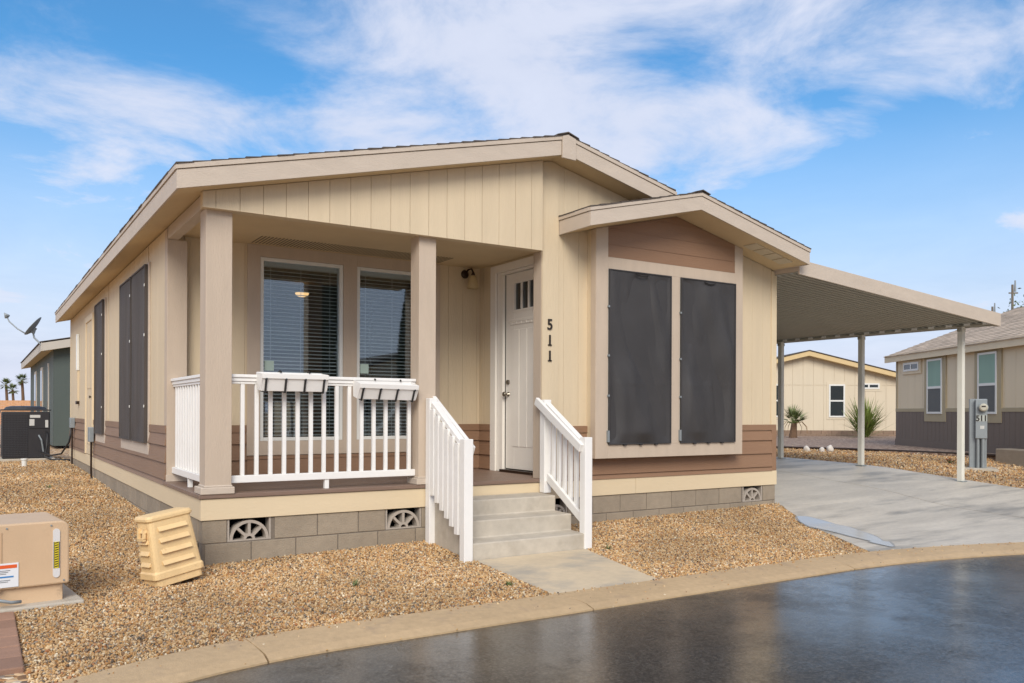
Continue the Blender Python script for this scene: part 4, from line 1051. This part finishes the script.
for a, b_, z0, z1, small in ((905, 920, 2.07, 2.30, 1), (928.5, 943.5, .92, 2.32, 0), (979.5, 998.5, .92, 2.32, 0)):
    ya, yb2 = B(dep(a)), B(dep(b_)); y0, y1 = min(ya, yb2), max(ya, yb2); tr = .09 if small else .16
    s = MB(); s.box(-.035, -.0, y0 - tr, y1 + tr, z0 - (.08 if small else .2), z1 + (.06 if small else .09)); wi = s.build('window', M['bwall'] if small else M['btrim'], nb, bevel=.003)
    f = MB(); f.box(-.055, -.036, y0, y0 + .05, z0, z1); f.box(-.055, -.036, y1 - .05, y1, z0, z1); f.box(-.055, -.036, y0 + .05, y1 - .05, z0, z0 + .05); f.box(-.055, -.036, y0 + .05, y1 - .05, z1 - .05, z1)
    zm = (z0 + z1) / 2 - .03
    if small: f.box(-.055, -.036, (y0 + y1) / 2 - .03, (y0 + y1) / 2 + .03, z0 + .05, z1 - .05)
    else: f.box(-.055, -.036, y0 + .05, y1 - .05, zm - .03, zm + .03)
    f.build('frame', M['vinyl'], wi)
    if small: MB().box(-.045, -.036, y0 + .05, y1 - .05, z0 + .05, z1 - .05).build('pane', M['darkglass'], wi)
    else:
        MB().box(-.045, -.036, y0 + .05, y1 - .05, zm + .03, z1 - .05).build('curtain', M['greencurtain'], wi); MB().box(-.045, -.036, y0 + .05, y1 - .05, z0 + .05, zm - .03).build('screen', M['greyscreen'], wi)
# roof with the pale mottled shingles
M['bshingle'] = mat('pale_shingle', lin(180, 163, 144), .95, .18, 6, .5, 40, island=.22)
s = MB().prism([(-.12, 2.36), (3.5, 3.72), (7.45, 2.33), (7.45, 2.50), (3.5, 3.89), (-.12, 2.53)], 'y', yN - .3, .38); rf = s.build('roof', M['btrim'], nb)
s = MB(); s.box(-.16, -.121, yN - .3, .42, 2.36, 2.56); s.build('fascia', M['bwall'], rf)
rnd = random.Random(9); s = MB(); sl_ = 1.39 / 3.95
zr = lambda x: 2.53 + (3.89 - 2.53) / 3.62 * (x + .12)
for (p0, p1, sg) in ((-.19, 3.5, 1),):
    k = 0; x = p0
    while x < p1:
        q = min(x + .17, p1); y = yN - .3 - rnd.uniform(0, .3)
        while y < .40:
            e = min(y + rnd.uniform(.2, .45), .42); s.prism([(x, zr(x) + .062 - .05), (q, zr(q) + .062 - .05), (q, zr(q) + .022), (x, zr(x) + .034)], 'y', max(y, yN - .3), e - .003); y = e
        x = q
s.build('shingles', M['bshingle'], rf)
s = MB().prism([(3.5, 3.90), (7.5, 2.49), (7.5, 2.52), (3.5, 3.93)], 'y', yN - .3, .42); s.build('shingles', M['bshingle'], rf)
s = MB().tube([(2.4, -2.2, zr(2.4)), (2.4, -2.2, zr(2.4) + .22)], .05, 10); s.tube([(2.4, -2.2, zr(2.4) + .22), (2.4, -2.2, zr(2.4) + .24)], .075, 10); s.build('vent_pipe', M['galv'], rf)

# ================================================================== NEIGHBOUR FAR BACK (cream gable)
oA = W(8.4, 34.0, .46)
M['cream2'] = mat('pale_cream_siding', lin(208, 195, 171), .7, .03, 3, .2, 40, stretch=(1, 1, .1))
M['ytrim'] = mat('yellow_trim', lin(208, 182, 134), .6, .03)
na = empty('manufactured_home', (oA.x, oA.y, .46), -yaw, 'cream home with yellow-edged low gable seen beyond the carport', 'house')
s = MB(); zg = lambda x: 2.38 + .25 * min(x, 7.0 - x)
strips_y(s, 0, 7.3, .15, 2.02, -.015, pitch=.42, th=.015, gap=.012); x = 0
while x < 7.3:
    e = min(x + .42, 7.3); poly = [(x + .006, 2.05), (e - .006, 2.05), (e - .006, zg(e))]
    if x < 3.5 < e: poly.append((3.5, zg(3.5)))
    poly.append((x + .006, zg(x))); s.prism(poly, 'y', -.015, 0); x = e
s.box(0, 7.3, 0.001, .1, 0, 2.30); s.prism([(0, 2.30), (7.3, 2.30), (3.5, 3.25)], 'y', .001, .1); s.box(0, .1, .1, 12, 0, 2.38); s.box(6.9, 7, .1, 12, 0, 2.38); s.box(.1, 6.9, 11.9, 12, 0, 2.38)
s.build('wall', M['cream2'], na)
s = MB().prism([(-.35, 2.28), (3.5, 3.22), (7.6, 2.22), (7.6, 2.39), (3.5, 3.40), (-.35, 2.45)], 'y', -.35, 12.2); rf = s.build('roof', M['ytrim'], na)
s = MB().prism([(-.40, 2.46), (3.5, 3.415), (7.65, 2.40), (7.65, 2.43), (3.5, 3.45), (-.40, 2.49)], 'y', -.38, 12.2); s.build('shingles', M['shingle'], rf)
s = MB().tube([(5.2, 2, 2.9), (5.2, 2, 3.35)], .05, 8); s.build('vent_pipe', M['galv'], rf)
for a, b_, z0, z1 in ((828.5, 844.5, .75, 2.08), (765, 779.5, .75, 2.08), (861, 879, 1.90, 2.13)):
    x0, x1 = (a - 512) / 840.5 * 34 - 8.4, (b_ - 512) / 840.5 * 34 - 8.4
    wi = MB().box(x0 - .09, x1 + .09, -.03, -.016, z0 - .09, z1 + .09).build('window', M['cream2'], na, bevel=.003)
    f = MB(); f.box(x0, x0 + .06, -.05, -.031, z0, z1); f.box(x1 - .06, x1, -.05, -.031, z0, z1); f.box(x0 + .06, x1 - .06, -.05, -.031, z0, z0 + .06); f.box(x0 + .06, x1 - .06, -.05, -.031, z1 - .06, z1)
    if z1 - z0 > .5: f.box(x0 + .06, x1 - .06, -.05, -.031, (z0 + z1) / 2 - .03, (z0 + z1) / 2 + .03)
    else: f.box((x0 + x1) / 2 - .1, (x0 + x1) / 2 - .04, -.05, -.031, z0 + .06, z1 - .06)
    f.build('frame', M['vinyl'], wi); MB().box(x0 + .06, x1 - .06, -.04, -.031, z0 + .06, z1 - .06).build('pane', M['darkglass'], wi)
# low brown block wall in front of it
s = MB(); rnd = random.Random(4); y = 0
p0 = W(7.0, 32.6, .40); M['brownblock'] = mat('brown_block', lin(140, 118, 100), .9, .1, 10, .4, island=.12)
for c in range(2):
    x = 0 - .2 * c
    while x < 10.5: s.box(x + .006, x + .394, 0, .2, c * .155, c * .155 + .148); x += .4
bw = s.build('garden_wall', M['brownblock']); bw.location = p0; bw.rotation_euler = (0, 0, -yaw); tag(bw, 'low brown block wall in front of the far cream home', 'wall')
# purple-brown gravel bed in front of the far house and beside the right house
GP = [lin(*c) for c in ((134, 112, 98), (154, 134, 118), (114, 92, 78), (146, 122, 108), (166, 148, 130), (100, 84, 72))]
M['gravel2'] = gravel_mat('purple_brown_gravel', GP, 18)
s = MB()
poly = [W(5.5, 22.3), W(8.2, 20.6), W(10.2, 17.6), W(12, 14.5), W(16, 14), W(18, 40), W(2, 40)]
s.prism([(p.x, p.y) for p in poly], 'z', .30, .492); tag(s.build('gravel_bed', M['gravel2']), kind='structure')
s = MB(); pts = [W(5.4, 22.4, .50), W(8.2, 20.55, .50), W(9.3, 19.1, .50), W(10.2, 17.55, .50)]
s.tube(pts, .03, 8); tag(s.build('garden_edging', M['bronze']), 'thin dark edging strip between tan and brown gravel', 'edging')
s = MB()
led = [W(9.95, 17.3), W(10.65, 13.5), W(10.95, 13.5), W(10.35, 17.45)]
s.prism([(p.x, p.y) for p in led], 'z', .30, .66); tag(s.build('concrete_ledge', M['block'], bevel=.02), 'low grey concrete ledge at the foot of the right home', 'ledge')
M['whiterock'] = mat('white_rock', lin(215, 208, 198), .8, .06, 10, .3)
for i, (px, dp, r, lb) in enumerate(((807, 19.9, .075, 'white landscaping rock, leftmost of three on the gravel under the carport view'), (822, 19.7, .06, 'small white rock, middle of three on the gravel beyond the carport'), (830, 19.9, .085, 'tall white rock, rightmost of three on the gravel beyond the carport'))):
    bm = bmesh.new(); bmesh.ops.create_icosphere(bm, subdivisions=3, radius=r)
    for v in bm.verts: v.co *= 1 + .35 * noise.noise(v.co * 12 + Vector((i * 5, 0, 0))); v.co.z *= 1.15
    me = bpy.data.meshes.new('rock'); bm.to_mesh(me); bm.free(); me.materials.append(M['whiterock']); me.polygons.foreach_set('use_smooth', [True] * len(me.polygons))
    o = bpy.data.objects.new('landscape_rock', me); col.objects.link(o); p = W((px - 512) / 840.5 * dp, dp); o.location = (p.x, p.y, H(p.x, p.y) + r * .8); tag(o, lb, 'rock', 'white landscaping rocks')

# plants
M['leaf_yucca'] = mat('yucca_leaf', lin(122, 138, 66), .5, .15, 3, island=.3)
M['leaf_palm'] = mat('palm_leaf', lin(104, 116, 66), .5, .15, 3, island=.3)
M['leaf_dead'] = mat('dead_frond', lin(140, 112, 78), .8, .15, 3, island=.25)
M['bark'] = mat('palm_bark', lin(104, 80, 60), .9, .2, 12, .8, 30)
def blade(s, p, d, ln, wd, droop, k=6):
    d = d.normalized(); sd_ = d.cross(ZU)
    if sd_.length < .01: sd_ = Vector((1, 0, 0))
    sd_.normalize(); base = len(s.v); q = Vector(p)
    for i in range(k + 1):
        t0 = i / k; ww = wd * (1 - t0) ** .7 * (.6 + .4 * min(1, t0 * 5)); up = sd_.cross(d)
        s.v += [tuple(q - sd_ * ww / 2 + up * ww * .2), tuple(q + sd_ * ww / 2 + up * ww * .2)]
        q = q + d * ln / k; d = (d + Vector((0, 0, -droop * t0 / k))).normalized()
    for i in range(k): a = base + 2 * i; s.f.append((a, a + 1, a + 3, a + 2))
rnd = random.Random(21)
yp = W((864 - 512) / 840.5 * 31, 31, .48)
yu = empty('yucca_plant', yp, 0, 'big spiky green yucca clump beyond the middle carport post', 'plant')
s = MB()
for k in range(420):
    a = rnd.uniform(0, 2 * math.pi); el = abs(rnd.gauss(58, 22)); el = min(el, 88)
    d = Vector((math.cos(a) * math.cos(R(el)), math.sin(a) * math.cos(R(el)), math.sin(R(el)))); blade(s, (rnd.uniform(-.15, .15), rnd.uniform(-.15, .15), rnd.uniform(0, .35)), d, rnd.uniform(.8, 1.38), .055, rnd.uniform(.1, .9))
s.build('leaves', M['leaf_yucca'], yu)
s = MB()
for k in range(8): a = rnd.uniform(0, 6.28); s.tube([(0, 0, 0), (.1 * math.cos(a), .1 * math.sin(a), .3), (.25 * math.cos(a), .25 * math.sin(a), .6)], [.07, .06, .04], 7)
s.build('stem', M['bark'], yu)
pp = W((793 - 512) / 840.5 * 30, 30, .48)
pa = empty('palm_plant', pp, 0, 'small palm with drooping brown fronds left of the far carport post gap', 'plant')
MB().tube([(0, 0, 0), (.03, 0, .25), (.06, 0, .52)], [.15, .12, .10], 10).build('trunk', M['bark'], pa)
def fan(s, base, d, ln, spread, nb_=14, wd=.05, droop=.8):
    d = d.normalized(); sd_ = d.cross(ZU).normalized(); c = base + d * ln * .45
    s.tube([base, c], [.012, .008], 5)
    for i in range(nb_):
        a = (i / (nb_ - 1) - .5) * spread; dd_ = d * math.cos(a) + sd_ * math.sin(a); blade(s, c, dd_, ln * .6 * (1 - .3 * abs(a) / spread), wd, droop, 4)
s = MB(); s2 = MB()
for k in range(26):
    a = rnd.uniform(0, 6.28); el = rnd.uniform(5, 75); d = Vector((math.cos(a) * math.cos(R(el)), math.sin(a) * math.cos(R(el)), math.sin(R(el)))); fan(s, Vector((.06, 0, .52)), d, rnd.uniform(.55, .8), 2.2, 12, .035, 1.0)
for k in range(9):
    a = rnd.uniform(-1.6, 1.9); d = Vector((math.cos(a) * .8, math.sin(a) * .8, .1)); 
    q = Vector((.06, 0, .50)); s2.tube([q, q + d * .35 + Vector((0, 0, .05)), q + d * .55 + Vector((0, 0, -.15)), q + d * .6 + Vector((0, 0, -.4))], [.014, .012, .01, .004], 5)
s.build('fronds', M['leaf_palm'], pa); s2.build('dead_fronds', M['leaf_dead'], pa)
# orange flowers at the foot of the meter
M['orange'] = mat('orange_flower', lin(214, 92, 46), .6, .1)
fp = W((950 - 512) / 840.5 * 16.6, 16.6); fz = H(fp.x, fp.y)
fl = empty('flower_cluster', (fp.x, fp.y, fz), 0, 'small orange-red flower cluster on the gravel left of the meter pedestal', 'flower')
s = MB(); s2 = MB()
for k in range(26):
    a = rnd.uniform(0, 6.28); r = rnd.uniform(0, .12); z = rnd.uniform(.03, .10); s2.tube([(0, 0, 0), (r * math.cos(a), r * math.sin(a), z)], .003, 4)
    for q in range(5): b_ = q * 1.256; blade(s, (r * math.cos(a), r * math.sin(a), z), Vector((math.cos(b_), math.sin(b_), .5)), .028, .02, .2, 2)
s.build('petals', M['orange'], fl); s2.build('stems', M['leaf_palm'], fl)

# meter pedestal 511
mp_ = W((975 - 512) / 840.5 * 15.8, 15.8); mz = H(mp_.x, mp_.y)
me_ = empty('meter_pedestal', (mp_.x, mp_.y, mz), -yaw - R(24), 'grey electric meter pedestal numbered 511 standing beside the right carport post', 'electric meter')
s = MB().box(-.09, .195, -.0, .14, .02, 1.32); s.build('back_channel', M['galv'], me_, bevel=.004)
s = MB().box(-.0, .195, -.10, -.001, .58, 1.31); cb = s.build('cabinet', M['galv'], me_, bevel=.008)
s = MB().tube([(.125, -.10, 1.16), (.125, -.135, 1.16)], [.085, .085], 20); mt = s.build('meter_ring', M['galv'], cb)
MB().tube([(.125, -.135, 1.16), (.125, -.19, 1.16), (.125, -.205, 1.16)], [.075, .07, .05], 20).build('meter_dial', mat('meter_glass', lin(188, 184, 168), .2, .02), mt, smooth=False)
MB().box(.09, .16, -.2075, -.2055, 1.165, 1.19).build('display', M['number'], mt)
MB().tube([(.13, -.05, .58), (.13, -.05, .0)], .035, 12).build('conduit', M['galv'], me_); MB().tube([(.045, -.05, .58), (.045, -.05, .0)], .028, 12).build('conduit', M['galv'], me_)
MB().box(.075, .145, -.1035, -.1005, .76, .82).build('sticker', stw, cb)
MB().box(.012, .188, -.1035, -.1005, .90, 1.02).build('number_plate', mat('number_back', lin(176, 182, 176), .5, 0), cb)
for k, ch in enumerate('511'):
    cu = bpy.data.curves.new('digit', 'FONT'); cu.body = ch; cu.size = .145; cu.extrude = .002; cu.align_x = 'CENTER'; cu.offset = .004
    o = bpy.data.objects.new('tmp', cu); col.objects.link(o); bpy.context.view_layer.update()
    me = bpy.data.meshes.new_from_object(o.evaluated_get(bpy.context.evaluated_depsgraph_get())); bpy.data.objects.remove(o)
    me.materials.clear(); me.materials.append(M['number']); d = bpy.data.objects.new('digit', me); col.objects.link(d); d.parent = cb; d.rotation_euler = (R(90), 0, 0); d.location = (.038 + .062 * k, -.107, .910); d.scale = (.9, 1, 1)
MB().box(-.25, .36, -.28, .28, -.05, .03).build('pad', M['concrete'], me_, bevel=.01)

# ================================================================== FAR THINGS
s = MB(); wl0 = W(-52, 62, .0)
M['blockwall'] = mat('tan_block_wall', lin(196, 150, 112), .9, .06, 3, .3)
for c in range(9):
    x = -.2 * (c % 2)
    while x < 30: s.box(x + .005, x + .395, 0, .2, c * .2, c * .2 + .193); x += .4
bwl = s.build('boundary_wall', M['blockwall']); bwl.location = (wl0.x, wl0.y, .3); bwl.rotation_euler = (0, 0, -yaw); tag(bwl, 'tan block boundary wall in the far left background', 'wall')
s = MB(); M['greyfence'] = mat('grey_fence', lin(132, 138, 138), .7, .06)
for k in range(9): s.box(-3.2 + .225 * k, -3.2 + .225 * k + .215, 15.3, 15.33, .25, 1.66)
s.box(-3.2, -1.17, 15.331, 15.37, .5, .58); s.box(-3.2, -1.17, 15.331, 15.37, 1.3, 1.38)
fo_ = s.build('fence', M['greyfence']); tag(fo_, 'grey board fence at the far left edge behind the air conditioner', 'fence')
def palm(p, h, seed, label, dead=True):
    rnd = random.Random(seed); e = empty('palm_tree', (p.x, p.y, .3), 0, label, 'palm tree', 'distant palm trees')
    MB().tube([(0, 0, 0), (.15, 0, h * .5), (.0, .1, h)], [.32, .24, .2], 8).build('trunk', M['bark'], e)
    s = MB()
    for k in range(42):
        a = rnd.uniform(0, 6.28); el = rnd.uniform(-45, 80); d = Vector((math.cos(a) * math.cos(R(el)), math.sin(a) * math.cos(R(el)), math.sin(R(el))))
        fan(s, Vector((0, .1, h)), d, rnd.uniform(1.0, 1.45), 2.0, 9, .14, .8)
    s.build('crown', M['leaf_palm'], e)
for px, dp, hp, sd_, lb in ((6, 150, 5.6, 1, 'distant palm tree, leftmost of three above the tan wall'), (12.5, 158, 4.9, 2, 'distant palm tree, middle of three above the tan wall'), (22, 140, 6.0, 3, 'distant palm tree, rightmost of three above the tan wall')):
    palm(W((px - 512) / 840.5 * dp, dp), hp, sd_, lb)
# utility poles behind the right roof
M['pole'] = mat('pole_wood', lin(112, 104, 92), .9, .1)
for px, dp, zt, lb in ((1012, 60, 10.6, 'tall wooden utility pole behind the right home roof'), (992, 70, 10.3, 'shorter utility pole farther left behind the right home roof')):
    p = W((px - 512) / 840.5 * dp, dp); e = empty('utility_pole', (p.x, p.y, .3), 0, lb, 'utility pole', 'utility poles behind the right home')
    MB().tube([(0, 0, 0), (0, 0, zt - .3)], [.12, .08], 8).build('pole', M['pole'], e)
    MB().bar((-.2, .15, zt - .9), (.3, -.22, zt - .9), .08, .09).build('crossarm', M['pole'], e)
    MB().tube([(.16, -.10, zt - .8), (.17, -.10, zt + .0)], [.08, .05], 8).build('insulator', M['galv'], e)
# leafy treetops behind the right roof
M['leaf'] = mat('tree_leaf', lin(74, 92, 52), .6, .2, 3, island=.35)
def leafy(p, h, r, seed, label, group=None, dens=2600, leaf=.16):
    rnd = random.Random(seed); e = empty('tree', (p.x, p.y, .2), 0, label, 'tree', group)
    s = MB(); s.tube([(0, 0, 0), (.1, 0, h * .35), (0, .1, h * .62)], [.22, .16, .10], 8); tips = []
    for k in range(11):
        a = rnd.uniform(0, 6.28); el = rnd.uniform(.2, 1.4); z0 = h * rnd.uniform(.3, .6); q = Vector((0, 0, z0)); d = Vector((math.cos(a) * math.cos(el), math.sin(a) * math.cos(el), math.sin(el)))
        tp = q + d * r * rnd.uniform(.7, 1.1); s.tube([q, (q + tp) / 2 + Vector((0, 0, .1)), tp], [.08, .05, .02], 6); tips.append(tp)
    s.build('trunk', M['bark'], e); s = MB()
    for k in range(dens):
        c = rnd.choice(tips); p_ = c + Vector((rnd.gauss(0, .33), rnd.gauss(0, .33), rnd.gauss(0, .26))) * r * .8
        d = Vector((rnd.gauss(0, 1), rnd.gauss(0, 1), rnd.gauss(0, 1))).normalized(); t_ = d.orthogonal().normalized(); b_ = d.cross(t_)
        L_ = leaf * rnd.uniform(.6, 1.3); s.add([p_ - t_ * L_ * .3, p_ + b_ * L_ * .5, p_ + t_ * L_ * .3, p_ - b_ * L_ * .5], [(0, 1, 2, 3)])
    s.build('crown', M['leaf'], e)
leafy(W((1032 - 512) / 840.5 * 42, 42), 7.4, 2.2, 5, 'leafy treetop showing above the right home at the frame edge')

# ================================================================== ACROSS THE STREET (reflected in the windows and the road)
oc = empty('manufactured_home', (13.2, -29.5, 0), R(4), 'beige home across the street, mirrored in the porch windows', 'house')
s = MB().box(0, 9, -12, 0, 0, 3.0); s.prism([(0, 3.0), (9, 3.0), (4.5, 4.4)], 'y', -12, -.01); s.build('wall', M['bwall'], oc)
s = MB().prism([(-.4, 2.9), (4.5, 4.42), (9.4, 2.9), (9.4, 3.1), (4.5, 4.62), (-.4, 3.1)], 'y', -12.3, .4); s.build('roof', M['shingle'], oc)
for a in (1.0, 3.9, 6.6): f = MB().box(a, a + 1.3, 0, .04, 1.1, 2.5).build('window', M['vinyl'], oc); MB().box(a + .08, a + 1.22, .04, .05, 1.18, 2.42).build('pane', M['darkglass'], f)
def cypress(p, h, r, seed, label):
    rnd = random.Random(seed); e = empty('cypress_tree', (p[0], p[1], 0), 0, label, 'tree', 'cypress trees across the street')
    MB().tube([(0, 0, 0), (0, 0, h * .8)], [.14, .04], 8).build('trunk', M['bark'], e); s = MB()
    for k in range(5200):
        t_ = rnd.random() ** .8; z = .3 + (h - .3) * t_; rad = r * math.sin(math.pi * min(1, (.12 + t_ * .88)) ** .75) ** .8 * rnd.uniform(.55, 1.08) + .03; a = rnd.uniform(0, 6.28)
        p_ = Vector((rad * math.cos(a), rad * math.sin(a), z)); u = Vector((math.cos(a) * .3, math.sin(a) * .3, 1)).normalized(); v = u.orthogonal().normalized() * .05; s.add([p_ - v, p_ + v, p_ + u * .22], [(0, 1, 2)])
    s.build('crown', mat('cypress_leaf', lin(52, 66, 44), .7, .2, 3, island=.3), e)
cypress((15.2, -24.0), 7.8, .62, 3, 'slim cypress across the street mirrored in the right porch window')
cypress((11.9, -25.5), 8.6, .75, 4, 'broader cypress added across the street for a dark band in the left porch window')  # second cypress made up to give the left pane its dark reflected band

# ================================================================== GRAVEL STONES (stuff)
rnd = random.Random(77)
def blocked(x, y, m=.0):
    if y < kin(x) + .015: return True
    if -.0 - m < x < Wd + m and -.0 - m < y < Ln: return True
    if -.9 < y < 0 and 2.18 < x < 3.49: return True
    v = (y + .89) / (kin(2.5) + .89)
    if 0 <= v <= 1.02:
        if 2.22 - .21 * v - .0 < x < 3.475 - .40 * v: return True
    # driveway
    if y >= -.05 and 7.36 < x < 12.32: return True
    if y < -.05:
        k = (y + .05) / (kin(x) + .05)
        if x > 7.36 - 1.58 * k and x < 12.32 + 1.5 * k * k: return True
    c, s_ = math.cos(R(-6)), math.sin(R(-6)); dx, dy = x + 1.435, y + .66; lx_, ly_ = dx * c - dy * s_, dx * s_ + dy * c
    if -.68 < lx_ < .42 and -.27 < ly_ < .55: return True
    if x < -1.415 and y < -1.0: return True
    if -1.2 < x < -.05 and 13.1 < y < 14.2: return True
    if (x + .305) ** 2 + (y + .43) ** 2 < .022: return True
    return False
pts = []
def scatter(x0, x1, y0, y1, dens, sc):
    for _ in range(int((x1 - x0) * (y1 - y0) * dens)):
        x, y = rnd.uniform(x0, x1), rnd.uniform(y0, y1)
        if blocked(x, y): continue
        pts.append((x, y, H(x, y) + rnd.uniform(-.002, .010) * sc, sc))
scatter(-1.9, 7.4, -3.3, .0, 5200, 1.0)
scatter(-2.2, 0, 0, 3.5, 4200, 1.05); scatter(-2.2, 0, 3.5, 8, 1900, 1.25); scatter(-2.4, .0, 8, 14.5, 1100, 1.5)
scatter(12.3, 17, -3, 6, 420, 1.7); scatter(12.3, 17, 6, 12, 250, 1.8)
for _ in range(420):      # stones spilled on the kerb and the edge of the road
    x = rnd.uniform(-1.6, 7.6); t_ = rnd.random() ** 2.2; y = kin(x) - .42 * t_; zk = .012 - .012 * min(1, t_ * 2.8) - .034 * max(0, t_ - .36) / .64
    if rnd.random() < .55 or t_ < .2: pts.append((x, y, zk + .004, rnd.uniform(.5, .9)))
me = bpy.data.meshes.new('gravel_stones'); me.from_pydata([p[:3] for p in pts], [], []); at = me.attributes.new('sc', 'FLOAT', 'POINT'); at.data.foreach_set('value', [p[3] for p in pts])
gs = bpy.data.objects.new('gravel', me); col.objects.link(gs); tag(gs, 'loose tan and grey gravel covering the yard', 'gravel', kind='stuff')
sm = bpy.data.materials.new('gravel_stone'); sm.use_nodes = True; t = sm.node_tree; n = t.nodes; l = t.links; b = n['Principled BSDF']; b.inputs['Roughness'].default_value = .6
oi = n.new('ShaderNodeObjectInfo'); cr = n.new('ShaderNodeValToRGB'); cr.color_ramp.interpolation = 'CONSTANT'; e = cr.color_ramp.elements
SC = [(lin(*c), w_) for c, w_ in (((196, 158, 106), 3.2), ((208, 180, 136), 2.6), ((178, 133, 80), 2.8), ((148, 134, 116), 1.9), ((196, 166, 126), 2.6), ((128, 96, 64), 1.7), ((180, 142, 94), 2.4), ((220, 204, 174), 1.2), ((96, 84, 70), 1.3), ((166, 112, 70), .7))]
while len(e) < len(SC): e.new(.5)
tot = sum(w_ for _, w_ in SC); acc = 0
for i, (c, w_) in enumerate(SC): e[i].position = acc / tot; e[i].color = (*c, 1); acc += w_
l.new(oi.outputs['Random'], cr.inputs[0])
gp = n.new('ShaderNodeNewGeometry'); dn = n.new('ShaderNodeTexNoise'); dn.inputs['Scale'].default_value = .8; dn.inputs['Detail'].default_value = 4; l.new(gp.outputs['Position'], dn.inputs['Vector'])
dm = n.new('ShaderNodeMapRange'); dm.interpolation_type = 'SMOOTHSTEP'; l.new(dn.outputs['Fac'], dm.inputs['Value']); dm.inputs['From Min'].default_value = .42; dm.inputs['From Max'].default_value = .60; dm.inputs['To Min'].default_value = .80; dm.inputs['To Max'].default_value = 1.04
dv = n.new('ShaderNodeVectorMath'); dv.operation = 'SCALE'; l.new(cr.outputs[0], dv.inputs[0]); l.new(dm.outputs[0], dv.inputs['Scale']); l.new(dv.outputs[0], b.inputs['Base Color'])
ng = bpy.data.node_groups.new('scatter_stones', 'GeometryNodeTree'); ng.interface.new_socket('Geometry', in_out='INPUT', socket_type='NodeSocketGeometry'); ng.interface.new_socket('Geometry', in_out='OUTPUT', socket_type='NodeSocketGeometry')
n = ng.nodes; l = ng.links; gi = n.new('NodeGroupInput'); go = n.new('NodeGroupOutput')
jn = n.new('GeometryNodeJoinGeometry')
for v in range(3):
    ic = n.new('GeometryNodeMeshIcoSphere'); ic.inputs['Radius'].default_value = .0080; ic.inputs['Subdivisions'].default_value = 2
    sp = n.new('GeometryNodeSetPosition'); l.new(ic.outputs['Mesh'], sp.inputs['Geometry'])
    ns = n.new('ShaderNodeTexNoise'); ns.noise_dimensions = '4D'; ns.inputs['W'].default_value = v * 3.1; ns.inputs['Scale'].default_value = 70; ns.inputs['Detail'].default_value = 1
    ps = n.new('GeometryNodeInputPosition'); l.new(ps.outputs[0], ns.inputs['Vector'])
    sb = n.new('ShaderNodeVectorMath'); sb.operation = 'SUBTRACT'; l.new(ns.outputs['Color'], sb.inputs[0]); sb.inputs[1].default_value = (.5, .5, .5)
    sc_ = n.new('ShaderNodeVectorMath'); sc_.operation = 'SCALE'; sc_.inputs['Scale'].default_value = .015; l.new(sb.outputs[0], sc_.inputs[0]); l.new(sc_.outputs[0], sp.inputs['Offset'])
    sm_ = n.new('GeometryNodeSetMaterial'); sm_.inputs['Material'].default_value = sm; l.new(sp.outputs[0], sm_.inputs[0])
    g2 = n.new('GeometryNodeGeometryToInstance'); l.new(sm_.outputs[0], g2.inputs[0]); l.new(g2.outputs[0], jn.inputs[0])
ip = n.new('GeometryNodeInstanceOnPoints'); l.new(gi.outputs[0], ip.inputs['Points']); l.new(jn.outputs[0], ip.inputs['Instance']); ip.inputs['Pick Instance'].default_value = True
rr_ = n.new('FunctionNodeRandomValue'); rr_.data_type = 'FLOAT_VECTOR'; rr_.inputs['Max'].default_value = (6.28, 6.28, 6.28); l.new(rr_.outputs[0], ip.inputs['Rotation'])
rs = n.new('FunctionNodeRandomValue'); rs.data_type = 'FLOAT_VECTOR'; rs.inputs['Min'].default_value = (.55, .55, .45); rs.inputs['Max'].default_value = (1.55, 1.35, 1.0); rs.inputs['Seed'].default_value = 5
na_ = n.new('GeometryNodeInputNamedAttribute'); na_.data_type = 'FLOAT'; na_.inputs['Name'].default_value = 'sc'
vm = n.new('ShaderNodeVectorMath'); vm.operation = 'SCALE'; l.new(rs.outputs[0], vm.inputs[0]); l.new(na_.outputs[0], vm.inputs['Scale']); l.new(vm.outputs[0], ip.inputs['Scale'])
l.new(ip.outputs[0], go.inputs[0])
md = gs.modifiers.new('stones', 'NODES'); md.node_group = ng
# a few weeds in the gravel
M['weed'] = mat('weed_leaf', lin(92, 110, 62), .6, .2, 3)
for i, (x, y, lb) in enumerate(((.86, -1.35, 'small green weed in the gravel in front of the left vents'), (1.9, -1.95, 'small green weed beside the walkway near the kerb'), (3.66, -1.0, 'small green weed at the foot of the right stair post'), (-.75, 6.4, 'small green weed in the gravel along the side wall'))):
    s = MB(); rnd = random.Random(i)
    for k in range(16): a = rnd.uniform(0, 6.28); blade(s, (rnd.uniform(-.02, .02), rnd.uniform(-.02, .02), 0), Vector((math.cos(a), math.sin(a), rnd.uniform(.4, 1.4))), rnd.uniform(.03, .075), .012, .8, 3)
    o = s.build('weed', M['weed'], None, loc=(x, y, H(x, y) + .008)); tag(o, lb, 'weed', 'weeds in the gravel')
